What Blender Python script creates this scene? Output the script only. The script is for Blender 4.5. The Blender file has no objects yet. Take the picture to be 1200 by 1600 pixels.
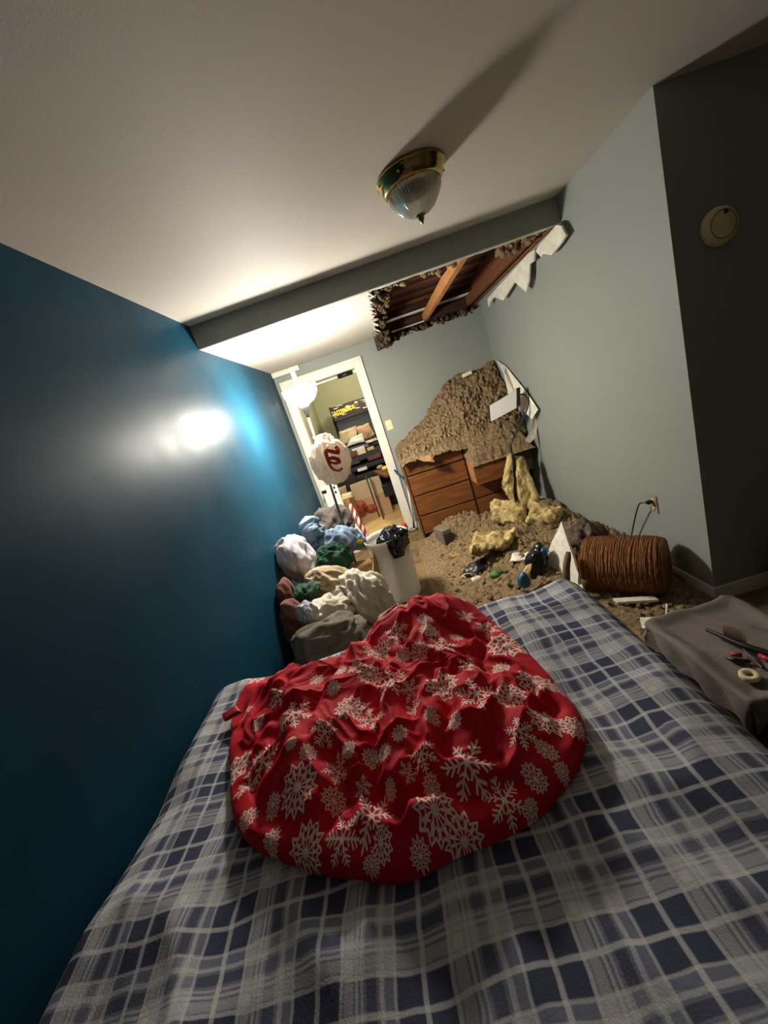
import bpy, bmesh, math, random
import numpy as np
from mathutils import Vector, Matrix, noise
from mathutils.bvhtree import BVHTree
random.seed(7)
SC = bpy.context.scene
COL = SC.collection

# ------------------------------------------------------------------ camera
FPX, YAW, PITCH, ROLL = 629.34, -0.0524, -0.2495, -0.3245
CAM = Vector((0.974, 0.0, 1.583))
_f = Vector((math.sin(YAW)*math.cos(PITCH), math.cos(YAW)*math.cos(PITCH), math.sin(PITCH)))
_r = Vector((math.cos(YAW), -math.sin(YAW), 0)); _u = _r.cross(_f)
CR = _r*math.cos(ROLL) + _u*math.sin(ROLL)
CU = -_r*math.sin(ROLL) + _u*math.cos(ROLL)
cd = bpy.data.cameras.new('camera'); cam = bpy.data.objects.new('camera', cd); COL.objects.link(cam)
cd.sensor_fit = 'VERTICAL'; cd.sensor_height = 36; cd.lens = FPX/1600*36; cd.clip_start = 0.02
m = Matrix((CR, CU, -_f)).transposed().to_4x4(); m.translation = CAM
cam.matrix_world = m; SC.camera = cam
def px(u, v, y=None, z=None, x=None):
    """where the sight line through a spot of the photograph meets the plane y=, z= or x="""
    d = _f + CR*((u-600)/FPX) - CU*((v-800)/FPX)
    t = (y/d.y) if y is not None else ((z-CAM.z)/d.z if z is not None else (x-CAM.x)/d.x)
    return CAM + d*t
def pix(p):
    d = Vector(p)-CAM; w = d.dot(_f)
    return 600+FPX*d.dot(CR)/w, 800-FPX*d.dot(CU)/w, w
# ------------------------------------------------------------------ world, light, exposure
w = bpy.data.worlds.new('world'); SC.world = w; w.use_nodes = True
w.node_tree.nodes['Background'].inputs[0].default_value = (1, .95, .88, 1)
w.node_tree.nodes['Background'].inputs[1].default_value = 0.006
SC.view_settings.view_transform = 'Standard'; SC.view_settings.look = 'None'
SC.view_settings.gamma = 1; SC.view_settings.exposure = 0.42
SC.view_settings.use_curve_mapping = False
def point(name, loc, power, col, rad):
    l = bpy.data.lights.new(name, 'POINT'); l.energy = power; l.color = col; l.shadow_soft_size = rad
    o = bpy.data.objects.new(name, l); o.location = loc; COL.objects.link(o); return o
LAMP = Vector((0.472, 3.34, 1.905))   # the torchiere's bowl is the room's light: it glows in its own builder
point('far_room_light', (0.9, 6.1, 2.25), 34, (1, .93, .78), .12)

# ------------------------------------------------------------------ materials
def lin(c):
    return tuple(((v/255)/12.92 if v/255 <= .04045 else ((v/255+.055)/1.055)**2.4) for v in c)
class Ex:
    """small arithmetic on shader sockets"""
    def __init__(s, nt, k): s.nt, s.k = nt, k
    def _m(s, op, *a, clamp=False):
        n = s.nt.nodes.new('ShaderNodeMath'); n.operation = op; n.use_clamp = clamp
        for i, v in enumerate(a):
            v = v.k if isinstance(v, Ex) else v
            if isinstance(v, (int, float)): n.inputs[i].default_value = v
            else: s.nt.links.new(v, n.inputs[i])
        return Ex(s.nt, n.outputs[0])
    def __add__(s, o): return s._m('ADD', s, o)
    def __radd__(s, o): return s._m('ADD', o, s)
    def __sub__(s, o): return s._m('SUBTRACT', s, o)
    def __rsub__(s, o): return s._m('SUBTRACT', o, s)
    def __mul__(s, o): return s._m('MULTIPLY', s, o)
    def __rmul__(s, o): return s._m('MULTIPLY', o, s)
    def __truediv__(s, o): return s._m('DIVIDE', s, o)
    def abs(s): return s._m('ABSOLUTE', s)
    def lt(s, o): return s._m('LESS_THAN', s, o)
    def gt(s, o): return s._m('GREATER_THAN', s, o)
    def max(s, o): return s._m('MAXIMUM', s, o)
    def min(s, o): return s._m('MINIMUM', s, o)
    def mod(s, o): return s._m('FLOORED_MODULO', s, o)
    def fn(s, op): return s._m(op, s)
    def step(s, a, b):   # smooth 0..1 from a to b
        n = s.nt.nodes.new('ShaderNodeMapRange'); n.interpolation_type = 'SMOOTHSTEP'
        s.nt.links.new(s.k, n.inputs[0]); n.inputs[1].default_value = a; n.inputs[2].default_value = b
        return Ex(s.nt, n.outputs[0])
def base_mat(name):
    m = bpy.data.materials.new(name); m.use_nodes = True
    return m, m.node_tree, m.node_tree.nodes['Principled BSDF']
def mixc(nt, fac, a, b):
    n = nt.nodes.new('ShaderNodeMix'); n.data_type = 'RGBA'
    for i, v in ((0, fac), (6, a), (7, b)):
        v = v.k if isinstance(v, Ex) else v
        if isinstance(v, (int, float)): n.inputs[i].default_value = v
        elif isinstance(v, tuple): n.inputs[i].default_value = (*v[:3], 1)
        else: nt.links.new(v, n.inputs[i])
    return n.outputs[2]
def noise_n(nt, scale, detail=4, rough=.55, stretch=None, coord='Object', dist=0):
    tc = nt.nodes.new('ShaderNodeTexCoord'); n = nt.nodes.new('ShaderNodeTexNoise')
    n.inputs['Scale'].default_value = scale; n.inputs['Detail'].default_value = detail
    n.inputs['Roughness'].default_value = rough; n.inputs['Distortion'].default_value = dist
    v = tc.outputs[coord]
    if stretch:
        mp = nt.nodes.new('ShaderNodeMapping'); mp.inputs['Scale'].default_value = stretch
        nt.links.new(v, mp.inputs[0]); v = mp.outputs[0]
    nt.links.new(v, n.inputs['Vector'])
    return Ex(nt, n.outputs[0])
def bump(nt, bs, h, strength, dist=.01):
    b = nt.nodes.new('ShaderNodeBump'); b.inputs['Strength'].default_value = strength
    b.inputs['Distance'].default_value = dist
    nt.links.new(h.k, b.inputs['Height']); nt.links.new(b.outputs[0], bs.inputs['Normal'])
def mat(name, c, rough=.6, metal=0, var=.12, scale=6, bmp=0, bscale=80, stretch=None, c2=None, sheen=0, spec=.5, detail=4, trans=0):
    m, nt, bs = base_mat(name)
    a = lin(c); n = noise_n(nt, scale, detail, stretch=stretch).step(.3, .7)
    b = lin(c2) if c2 else tuple(v*(1+var) for v in a)
    if not c2: a = tuple(v*(1-var) for v in a)
    nt.links.new(mixc(nt, n, a, b), bs.inputs['Base Color'])
    bs.inputs['Roughness'].default_value = rough; bs.inputs['Metallic'].default_value = metal
    bs.inputs['Specular IOR Level'].default_value = spec
    if sheen: bs.inputs['Sheen Weight'].default_value = sheen
    if trans: bs.inputs['Transmission Weight'].default_value = trans
    if bmp: bump(nt, bs, noise_n(nt, bscale, 3, stretch=stretch), bmp)
    return m
def thin(m, f):
    nt = m.node_tree; bs = nt.nodes['Principled BSDF']; out = nt.nodes['Material Output']
    t = nt.nodes.new('ShaderNodeBsdfTranslucent'); mx = nt.nodes.new('ShaderNodeMixShader'); mx.inputs[0].default_value = f
    src = bs.inputs['Base Color'].links[0].from_socket; nt.links.new(src, t.inputs[0])
    nt.links.new(bs.outputs[0], mx.inputs[1]); nt.links.new(t.outputs[0], mx.inputs[2]); nt.links.new(mx.outputs[0], out.inputs[0]); return m
def glow(name, c, strength, base=(1, 1, 1)):
    m, nt, bs = base_mat(name)
    bs.inputs['Base Color'].default_value = (*base, 1); bs.inputs['Emission Color'].default_value = (*lin(c), 1)
    bs.inputs['Emission Strength'].default_value = strength; return m
M = {}
# painted left wall: glossy teal with greasy patches
def wall_teal():
    m, nt, bs = base_mat('teal paint')
    a = noise_n(nt, 2.5, 5).step(.35, .7)
    nt.links.new(mixc(nt, a, lin((22, 64, 84)), lin((25, 70, 91))), bs.inputs['Base Color'])
    r = noise_n(nt, 3.2, 4, .55)
    rr = r.step(.3, .75)*.12 + .40
    nt.links.new(rr.k, bs.inputs['Roughness'])
    bs.inputs['Specular IOR Level'].default_value = .085
    return m
M['teal'] = wall_teal()
M['grey'] = mat('grey green wall paint', (140, 145, 137), .62, var=.02, scale=2, bmp=.06, bscale=220)
M['ceil'] = mat('ceiling paint', (204, 197, 185), .7, var=.02, scale=2, bmp=.05, bscale=240)
M['green'] = mat('olive wall paint', (158, 156, 118), .6, var=.03, scale=2)
M['trim'] = mat('white trim paint', (222, 217, 204), .4, var=.04, scale=5)
M['gypsum'] = mat('broken gypsum', (234, 227, 210), .85, var=.1, scale=30, bmp=.4, bscale=90)
M['paper'] = mat('torn drywall paper', (222, 216, 200), .8, var=.1, scale=12, bmp=.2, bscale=60)
M['carpet'] = mat('dusty tan carpet', (96, 76, 48), .95, c2=(142, 116, 76), scale=9, bmp=.8, bscale=220, detail=8)
M['farfloor'] = mat('tan far floor', (214, 178, 112), .6, c2=(232, 200, 140), scale=5, detail=8)
M['insul'] = mat('brown loose insulation', (110, 88, 60), .98, c2=(166, 140, 102), scale=40, bmp=1.0, bscale=190, detail=8)
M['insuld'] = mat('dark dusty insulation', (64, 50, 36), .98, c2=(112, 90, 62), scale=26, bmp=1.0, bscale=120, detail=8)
M['batt'] = mat('yellow fibreglass', (138, 110, 68), .98, c2=(222, 198, 132), scale=11, bmp=.9, bscale=90, detail=8)
M['wood'] = mat('brown wood', (98, 56, 24), .45, c2=(132, 82, 38), scale=7, stretch=(.7, 4, 9), bmp=.1, bscale=30, detail=6)
M['wood_gap'] = mat('dark wood carcass', (56, 29, 13), .6, var=.15, scale=8)
M['pine'] = mat('pale joist wood', (196, 140, 84), .7, c2=(166, 108, 60), scale=8, stretch=(9, .8, 9), bmp=.1)
M['oldwood'] = mat('old brown plank', (88, 46, 22), .8, c2=(126, 74, 38), scale=6, stretch=(1, 6, 12), bmp=.3, bscale=40, detail=6)
M['oldwood2'] = mat('reddish brown plank', (104, 58, 28), .8, c2=(150, 92, 46), scale=5, stretch=(1, 6, 12), bmp=.3, bscale=40)
M['darkwood'] = mat('dark brown plank', (44, 22, 12), .85, c2=(72, 38, 20), scale=6, stretch=(1, 6, 12), bmp=.3, bscale=40)
M['brass'] = mat('polished brass', (178, 150, 84), .16, 1, var=.08, scale=6)
M['steel'] = mat('satin grey metal', (70, 67, 65), .45, .3, var=.05)
M['black'] = mat('black plastic', (22, 21, 22), .4, var=.2)
M['blackbag'] = mat('black bin liner', (20, 21, 26), .22, var=.2, bmp=.3, bscale=25)
M['white'] = mat('white plastic', (236, 232, 222), .4, var=.03)
M['binplastic'] = thin(mat('translucent white plastic', (240, 237, 230), .45, var=.02), .5)
M['cream'] = mat('cream plastic', (232, 216, 172), .4, var=.03)
M['almond'] = mat('worn almond plastic', (150, 132, 112), .5, var=.1)
M['wicker'] = mat('brown woven fibre', (120, 68, 30), .85, c2=(168, 108, 56), scale=22, stretch=(6, 1, 1), bmp=1, bscale=70, detail=6)
M['cardboard'] = mat('cardboard', (168, 128, 82), .85, var=.08, bmp=.1)
M['jacket'] = mat('dark brown fleece', (58, 50, 46), .9, c2=(92, 80, 74), scale=7, sheen=.05, bmp=.3)
M['denim'] = mat('faded denim', (104, 126, 152), .9, c2=(148, 168, 190), scale=9, bmp=.3, bscale=160)
M['greenfab'] = mat('dark green cotton', (12, 50, 32), .85, c2=(24, 78, 52), scale=8, bmp=.2)
M['khaki'] = mat('khaki cotton', (158, 138, 104), .9, c2=(186, 168, 136), scale=7, bmp=.25, bscale=90)
M['whitefab'] = mat('cream white cloth', (206, 198, 180), .8, var=.05, scale=8, bmp=.2, bscale=60)
M['pinkbrown'] = mat('reddish brown fleece', (112, 70, 58), .95, var=.15, scale=8, sheen=.05, bmp=.3)
M['olive'] = mat('olive grey blanket', (92, 84, 68), .95, c2=(122, 112, 92), scale=6, sheen=.05, bmp=.4, bscale=120)
M['paleblue'] = mat('pale blue print cotton', (160, 172, 186), .9, c2=(206, 208, 210), scale=18, bmp=.2)
M['pale'] = mat('pale lavender cotton', (186, 190, 204), .9, c2=(212, 200, 198), scale=6, bmp=.2)
M['yellow'] = mat('neon yellow fabric', (226, 226, 20), .7, var=.05)
M['sack'] = thin(mat('white plastic bag', (216, 204, 190), .38, var=.05, scale=6, bmp=.35, bscale=24), .35)
M['red'] = mat('red plastic', (206, 48, 30), .45, var=.05)
M['redprint'] = mat('red print', (172, 34, 38), .45, var=.05)
M['blue'] = mat('blue plastic', (30, 84, 112), .45, var=.08)
M['darkcloth'] = mat('dark dusty cloth', (52, 44, 38), .95, c2=(110, 94, 76), scale=16, bmp=.4)
M['greycloth'] = mat('grey cotton cover', (112, 102, 94), .85, c2=(130, 118, 110), scale=5, bmp=.2, bscale=120)
M['branch'] = mat('grey brown branch', (112, 92, 74), .9, var=.2, scale=20, bmp=.6, bscale=40)
M['greyplastic'] = mat('grey block', (116, 104, 88), .7, var=.1)
M['darkgrey'] = mat('dark grey face', (46, 45, 44), .6, var=.1)
M['greenbit'] = mat('green scrap', (72, 112, 46), .6, var=.2)
M['yellowtext'] = mat('yellow print', (236, 206, 40), .5, var=.05)
M['arcade'] = mat('black cabinet laminate', (26, 23, 22), .45, var=.2)
M['panelwhite'] = mat('pale grey lamp panel', (196, 190, 182), .5, var=.05, scale=4)
M['pinkbox'] = mat('pinkish cardboard', (186, 150, 118), .85, var=.06)
M['beigebox'] = mat('beige box', (196, 176, 140), .8, var=.05)
M['coral'] = mat('orange red mesh', (150, 66, 38), .8, var=.3, scale=30)
M['maroon'] = mat('maroon case', (110, 44, 40), .5, var=.2)
def mat_glass():
    m, nt, bs = base_mat('clear ribbed glass')
    bs.inputs['Base Color'].default_value = (.93, .92, .86, 1); bs.inputs['Roughness'].default_value = .06
    bs.inputs['Transmission Weight'].default_value = .82; bs.inputs['IOR'].default_value = 1.45
    return m
M['glass'] = mat_glass()
M['bowl'] = glow('lit opal glass', (255, 248, 234), 240)
M['bowl_in'] = glow('lit bowl inside', (255, 248, 234), 34)
M['bulb'] = glow('lit tube', (255, 238, 205), .9, (.9, .9, .85))
def mat_stripe():
    m, nt, bs = base_mat('red and white spiral')
    tc = nt.nodes.new('ShaderNodeTexCoord'); sx = nt.nodes.new('ShaderNodeSeparateXYZ'); nt.links.new(tc.outputs['UV'], sx.inputs[0])
    u, v = Ex(nt, sx.outputs[0]), Ex(nt, sx.outputs[1])
    nt.links.new(mixc(nt, (u*2+v*10).mod(1).gt(.5), lin((214, 200, 190)), lin((150, 26, 34))), bs.inputs['Base Color'])
    bs.inputs['Roughness'].default_value = .4; return m
M['stripe'] = mat_stripe()
def mat_marquee():
    m, nt, bs = base_mat('printed marquee art')
    a = noise_n(nt, 9, 5, stretch=(1, 1, 4))
    tc = nt.nodes.new('ShaderNodeTexCoord'); sx = nt.nodes.new('ShaderNodeSeparateXYZ'); nt.links.new(tc.outputs['Object'], sx.inputs[0])
    k = a.gt(.57)*Ex(nt, sx.outputs[0]).gt(.05)
    c = mixc(nt, k, lin((52, 34, 24)), lin((196, 178, 158)))
    nt.links.new(c, bs.inputs['Base Color']); bs.inputs['Roughness'].default_value = .3; return m
M['marquee'] = mat_marquee()
def mat_plaid():
    m, nt, bs = base_mat('blue grey plaid flannel')
    tc = nt.nodes.new('ShaderNodeTexCoord'); sx = nt.nodes.new('ShaderNodeSeparateXYZ'); nt.links.new(tc.outputs['UV'], sx.inputs[0])
    wob = (noise_n(nt, 4.5, 3)-.5)*.04
    U, V = Ex(nt, sx.outputs[0])+wob, Ex(nt, sx.outputs[1])+wob
    def bands(t, P):
        s = (t/P).mod(1.0)
        def bar(c, h): return 1-((s-c).abs()).step(h-.008, h+.008)
        dark = bar(.13, .11).max(bar(.385, .10)).max(bar(.80, .05)*.7)
        pale = bar(.58, .045)
        line = bar(.257, .022).max(bar(.505, .018)).max(bar(.66, .014)).max(bar(.71, .012)*.8).max(bar(.90, .022)).max(bar(.02, .014))
        return dark, pale, line
    du, pu, lu = bands(U, .185); dv, pv, lv = bands(V, .175)
    mid = lin((186, 187, 193)); navy = lin((62, 66, 92)); grey = lin((126, 130, 150)); white = lin((226, 225, 224))
    tw = ((U+V)*160).mod(1).gt(.5)
    d = (du+dv)*.5
    c = mixc(nt, d.step(0, .5), mid, grey)
    c = mixc(nt, (d.step(.5, 1))*.9, c, navy)
    c = mixc(nt, (pu*pv).max((pu+pv)*.35), c, white)
    c = mixc(nt, (lu.max(lv))*.55+(lu*lv)*.35, c, white)
    c = mixc(nt, tw*.10, c, lin((70, 70, 84)))
    nt.links.new(c, bs.inputs['Base Color'])
    bs.inputs['Roughness'].default_value = .9; bs.inputs['Specular IOR Level'].default_value = .2
    bump(nt, bs, noise_n(nt, 260, 2), .25, .003)
    return m
M['plaid'] = mat_plaid()
def mat_snow():
    m, nt, bs = base_mat('red snowflake print')
    def uv(n):
        a = nt.nodes.new('ShaderNodeUVMap'); a.uv_map = n
        s = nt.nodes.new('ShaderNodeSeparateXYZ'); nt.links.new(a.outputs[0], s.inputs[0])
        return Ex(nt, s.outputs[0]), Ex(nt, s.outputs[1])
    x, y = uv('flake'); ty, _ = uv('kind')
    r = (x*x+y*y).fn('SQRT'); a = y._m('ARCTAN2', y, x)
    def fold(n):
        w = 2*math.pi/n
        b = ((a+w/2).mod(w)-w/2).abs()
        return r*b.fn('COSINE'), r*b.fn('SINE'), b
    e = .014
    def seg(qx, qy, x0, y0, x1, y1, w):
        L = math.hypot(x1-x0, y1-y0); cx, cy = (x1-x0)/L, (y1-y0)/L
        t = ((qx-x0)*cx+(qy-y0)*cy).max(0).min(L)
        dx, dy = qx-(t*cx+x0), qy-(t*cy+y0)
        d = (dx*dx+dy*dy).fn('SQRT')
        return 1-d.step(w-e, w+e)
    qx, qy, _ = fold(6)
    A = seg(qx, qy, 0, 0, .93, 0, .034)
    for x0, L in ((.26, .20), (.46, .27), (.66, .19)):
        A = A.max(seg(qx, qy, x0, 0, x0+L*.62, L*.78, .034))
    A = A.max(1-((qx-.90).abs()*.45+qy).step(.03, .06)).max(1-r.step(.10, .14))
    q2x, q2y, _ = fold(12)
    h = math.pi/12
    B = seg(q2x, q2y, 0, 0, .66, 0, .030)
    B = B.max(seg(q2x, q2y, .94, 0, .66*math.cos(h), .66*math.sin(h), .038))
    B = B.max(seg(q2x, q2y, .60, 0, .40*math.cos(h), .40*math.sin(h), .022)).max(1-r.step(.12, .2))
    B = B.max(seg(q2x, q2y, .25, 0, .74, .07, .022))
    k = ty.gt(.5)
    f = A*(1-k)+B*k
    n = noise_n(nt, 5, 4).step(.3, .7)
    red = mixc(nt, n, lin((196, 18, 38)), lin((210, 22, 44)))
    nt.links.new(mixc(nt, f, red, lin((250, 228, 214))), bs.inputs['Base Color'])
    bs.inputs['Roughness'].default_value = .75; bs.inputs['Specular IOR Level'].default_value = .2
    bump(nt, bs, noise_n(nt, 40, 4), .25, .006)
    return m
M['snow'] = mat_snow()

# ------------------------------------------------------------------ mesh helpers
def link(name, me, material, parent=None, smooth=True):
    if material: me.materials.append(M[material])
    if smooth:
        for p in me.polygons: p.use_smooth = True
    o = bpy.data.objects.new(name, me); COL.objects.link(o)
    if parent is not None: o.parent = parent; o.matrix_parent_inverse = parent.matrix_world.inverted() if False else Matrix()
    return o
def tag(o, label=None, cat=None, group=None, kind=None):
    for k, v in (('label', label), ('category', cat), ('group', group), ('kind', kind)):
        if v: o[k] = v
    return o
def thing(name, label, cat, loc=(0, 0, 0), rz=0, group=None):
    o = bpy.data.objects.new(name, None); COL.objects.link(o); o.location = loc; o.rotation_euler = (0, 0, rz)
    o.empty_display_size = .05
    return tag(o, label, cat, group)
def from_bm(name, bm, material, parent=None, smooth=False):
    me = bpy.data.meshes.new(name); bmesh.ops.recalc_face_normals(bm, faces=bm.faces[:]); bm.to_mesh(me); bm.free()
    return link(name, me, material, parent, smooth)
def box(name, lo, hi, material, parent=None, bev=0.0, rot=None, org=None):
    bm = bmesh.new(); bmesh.ops.create_cube(bm, size=1)
    lo, hi = Vector(lo), Vector(hi); c = (lo+hi)/2; s = hi-lo
    for v in bm.verts: v.co = Vector((v.co.x*s.x, v.co.y*s.y, v.co.z*s.z)) + c
    if bev: bmesh.ops.bevel(bm, geom=bm.edges[:], offset=bev, segments=2, profile=.5, affect='EDGES')
    if rot:
        o = Vector(org) if org else c
        bmesh.ops.rotate(bm, verts=bm.verts[:], cent=o, matrix=rot)
    return from_bm(name, bm, material, parent)
def prism(name, pts, vec, material, parent=None, bev=0):
    """flat polygon of 3-D points given a thickness vector"""
    bm = bmesh.new(); vec = Vector(vec)
    a = [bm.verts.new(Vector(p)) for p in pts]; b = [bm.verts.new(Vector(p)+vec) for p in pts]; n = len(pts)
    bm.faces.new(a); bm.faces.new(b[::-1])
    for i in range(n): bm.faces.new((a[i], b[i], b[(i+1) % n], a[(i+1) % n]))
    bmesh.ops.triangulate(bm, faces=[f for f in bm.faces if len(f.verts) > 4])
    if bev: bmesh.ops.bevel(bm, geom=bm.edges[:], offset=bev, segments=1, affect='EDGES')
    return from_bm(name, bm, material, parent)
def catmull(pts, k=8):
    P = [Vector(p) for p in pts]; P = [P[0]*2-P[1]]+P+[P[-1]*2-P[-2]]; out = []
    for i in range(1, len(P)-2):
        for j in range(k):
            t = j/k; p0, p1, p2, p3 = P[i-1:i+3]
            out.append(.5*((2*p1)+(p2-p0)*t+(2*p0-5*p1+4*p2-p3)*t*t+(3*p1-p0-3*p2+p3)*t**3))
    out.append(P[-2]); return out
def tube(name, pts, rad, material, parent=None, seg=10, smooth_path=True, uv=False):
    P = catmull(pts) if smooth_path and len(pts) > 2 else [Vector(p) for p in pts]
    n = len(P); R = rad if isinstance(rad, (list, tuple)) else [rad]*2
    verts, faces, uvs = [], [], []
    up = Vector((0, 0, 1)) if abs((P[1]-P[0]).normalized().z) < .9 else Vector((1, 0, 0)); L = 0
    for i, p in enumerate(P):
        d = (P[min(i+1, n-1)]-P[max(i-1, 0)]).normalized()
        s = d.cross(up).normalized(); up2 = s.cross(d).normalized(); up = up2
        if i: L += (p-P[i-1]).length
        f = i/(n-1)*(len(R)-1); k = min(int(f), len(R)-2); r = R[k]+(R[k+1]-R[k])*(f-k)
        for j in range(seg):
            a = 2*math.pi*j/seg; verts.append(p+(s*math.cos(a)+up2*math.sin(a))*r); uvs.append((j/seg, L))
    for i in range(n-1):
        for j in range(seg):
            k = (j+1) % seg; faces.append((i*seg+j, i*seg+k, (i+1)*seg+k, (i+1)*seg+j))
    faces.append(tuple(range(seg))[::-1]); faces.append(tuple(range((n-1)*seg, n*seg)))
    me = bpy.data.meshes.new(name); me.from_pydata(verts, [], faces)
    if uv:
        l = me.uv_layers.new(name='UVMap')
        for poly in me.polygons:
            wrap = [me.loops[i].vertex_index % seg for i in poly.loop_indices]
            for i in poly.loop_indices:
                vi = me.loops[i].vertex_index; u, v = uvs[vi]
                if (seg-1) in wrap and u == 0: u = 1.0
                l.data[i].uv = (u, v)
    return link(name, me, material, parent)
def lathe(name, prof, material, parent=None, seg=40, loc=(0, 0, 0), axis=None, rib=0, cap=True):
    verts, faces = [], []; n = len(prof)
    for (r, z) in prof:
        for j in range(seg):
            a = 2*math.pi*j/seg; rr = r*(1+(rib*(1 if j % 2 else -1) if rib else 0))
            verts.append(Vector((rr*math.cos(a), rr*math.sin(a), z)))
    for i in range(n-1):
        for j in range(seg):
            k = (j+1) % seg; faces.append((i*seg+j, i*seg+k, (i+1)*seg+k, (i+1)*seg+j))
    if cap and prof[0][0] > 1e-4: faces.append(tuple(range(seg))[::-1])
    if cap and prof[-1][0] > 1e-4: faces.append(tuple(range((n-1)*seg, n*seg)))
    q = Vector((0, 0, 1)).rotation_difference(Vector(axis).normalized()) if axis else None
    verts = [((q @ v) if q else v)+Vector(loc) for v in verts]
    me = bpy.data.meshes.new(name); me.from_pydata(verts, [], faces)
    bm = bmesh.new(); bm.from_mesh(me); bmesh.ops.remove_doubles(bm, verts=bm.verts[:], dist=1e-5)
    bmesh.ops.recalc_face_normals(bm, faces=bm.faces[:]); bm.to_mesh(me); bm.free()
    return link(name, me, material, parent)
def fnoise(p, s, seed=0.0, o=3):
    v = Vector(p)*s+Vector((seed*3.1, seed*7.7, seed*1.3)); t = 0; a = 1
    for _ in range(o):
        t += noise.noise(v)*a; v = v*2.03; a *= .5
    return t
def ridge(p, s, seed=0.0, o=2):
    v = Vector(p)*s+Vector((seed*3.1, seed*7.7, seed*1.3)); t = 0; a = 1
    for _ in range(o):
        t += (1-abs(noise.noise(v))*2.2)*a; v = v*1.9; a *= .5
    return t
def heap(name, c, rad, material, parent=None, seed=1, fold=.25, fs=5, stretch=(1, 1, 1), fine=.05, rot=(0, 0, 0), sub=5, floor=None, power=1.0):
    """a crumpled lump of cloth: closed surface thrown into folds"""
    bm = bmesh.new(); bmesh.ops.create_icosphere(bm, subdivisions=sub, radius=1)
    R = Matrix.Rotation(rot[2], 3, 'Z') @ Matrix.Rotation(rot[1], 3, 'Y') @ Matrix.Rotation(rot[0], 3, 'X')
    mr = min(rad); rg_ = random.Random(seed*77+3); ANI = Vector((rg_.uniform(-1, 1), rg_.uniform(-.6, .6), rg_.uniform(-1, 1))).normalized()
    for v in bm.verts:
        n = v.co.normalized()
        q = Vector((n.x*stretch[0]*rad[0], n.y*stretch[1]*rad[1], n.z*stretch[2]*rad[2]))
        q = q-ANI*q.dot(ANI)*.5
        wq = q+Vector((fnoise(q, fs*.7, seed+2, 2), fnoise(q, fs*.7, seed+5, 2), fnoise(q, fs*.7, seed+7, 2)))*.05
        cz = 0
        for k, (fr, am) in enumerate(((1.6, .34), (3.4, .22), (6.5, .085))):
            t = 1-min(1, abs(noise.noise(wq*fs*fr+Vector((seed*3.7+k*9, seed*1.9, k*5)))*1.9)); cz += am*(t*t*(3-2*t)-.42)
        d = cz*fold*2.0 + fnoise(q, fs*.6, seed+4, 2)*fold*.6
        p = Vector((n.x*rad[0], n.y*rad[1], n.z*rad[2])) + n*d*mr
        v.co = R @ p + Vector(c)
        if floor is not None and v.co.z < floor: v.co.z = floor + (v.co.z-floor)*.03
    return from_bm(name, bm, material, parent, True)
def patch(name, q, thick, material, parent=None, n=20, amp=.01, s=8, seed=1, fine=0, ragged=0, bow=0):
    """a slab between four corners (bilinear), with relief on both faces and ragged edges"""
    q = [Vector(p) for p in q]; nrm = (q[1]-q[0]).cross(q[3]-q[0]).normalized()
    verts, faces = [], []
    for side in (0, 1):
        for i in range(n+1):
            for j in range(n+1):
                u, v = i/n, j/n
                p = (q[0]*(1-u)+q[1]*u)*(1-v)+(q[3]*(1-u)+q[2]*u)*v
                e = min(u, 1-u, v, 1-v)
                if ragged:
                    cen = sum(q, Vector())/4
                    if e < .5/n: p = p+(cen-p).normalized()*ragged*(.5+fnoise(p, 22, seed, 3))
                bul = math.sqrt(max(0, 1-(1-min(1, e*5))**2))
                off = thick*(.15+.85*bul)*.5*(1 if side == 0 else -1)
                p = p+nrm*(off+bow*4*u*(1-u)+fnoise(p, s, seed+side*.1, 2)*amp)
                if fine: p = p+Vector((fnoise(p, 30, seed), fnoise(p, 30, seed+3), fnoise(p, 30, seed+5)))*fine
                verts.append(p)
    N = n+1; o = N*N
    for i in range(n):
        for j in range(n):
            a = i*N+j; faces.append((a, a+N, a+N+1, a+1)); faces.append((o+a, o+a+1, o+a+N+1, o+a+N))
    for i in range(n):
        faces += [(i*N, o+i*N, o+(i+1)*N, (i+1)*N), (i*N+n, (i+1)*N+n, o+(i+1)*N+n, o+i*N+n), (i, i+1, o+i+1, o+i), (n*N+i, o+n*N+i, o+n*N+i+1, n*N+i+1)]
    me = bpy.data.meshes.new(name); me.from_pydata(verts, [], faces)
    bm = bmesh.new(); bm.from_mesh(me); bmesh.ops.recalc_face_normals(bm, faces=bm.faces[:]); bm.to_mesh(me); bm.free()
    return link(name, me, material, parent)
def field(name, x0, x1, y0, y1, step, fn, material, parent=None):
    """a heap seen as a height over the ground; fn returns a point for every x, y"""
    nx, ny = int((x1-x0)/step), int((y1-y0)/step); verts, faces = [], []
    for i in range(nx+1):
        for j in range(ny+1): verts.append(fn(x0+(x1-x0)*i/nx, y0+(y1-y0)*j/ny))
    for i in range(nx):
        for j in range(ny):
            a = i*(ny+1)+j; faces.append((a, a+ny+1, a+ny+2, a+1))
    me = bpy.data.meshes.new(name); me.from_pydata(verts, [], faces)
    return link(name, me, material, parent)
def sm(a, b, x):
    if a > b: return 1-sm(b, a, x)
    t = max(0, min(1, (x-a)/(b-a))); return t*t*(3-2*t)
def struct(o): return tag(o, kind='structure')
def lerp_tab(t, x):
    if x <= t[0][0]: return t[0][1]
    for (a, b), (c, d) in zip(t, t[1:]):
        if x <= c: return b+(d-b)*(x-a)/(c-a)
    return t[-1][1]

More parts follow.
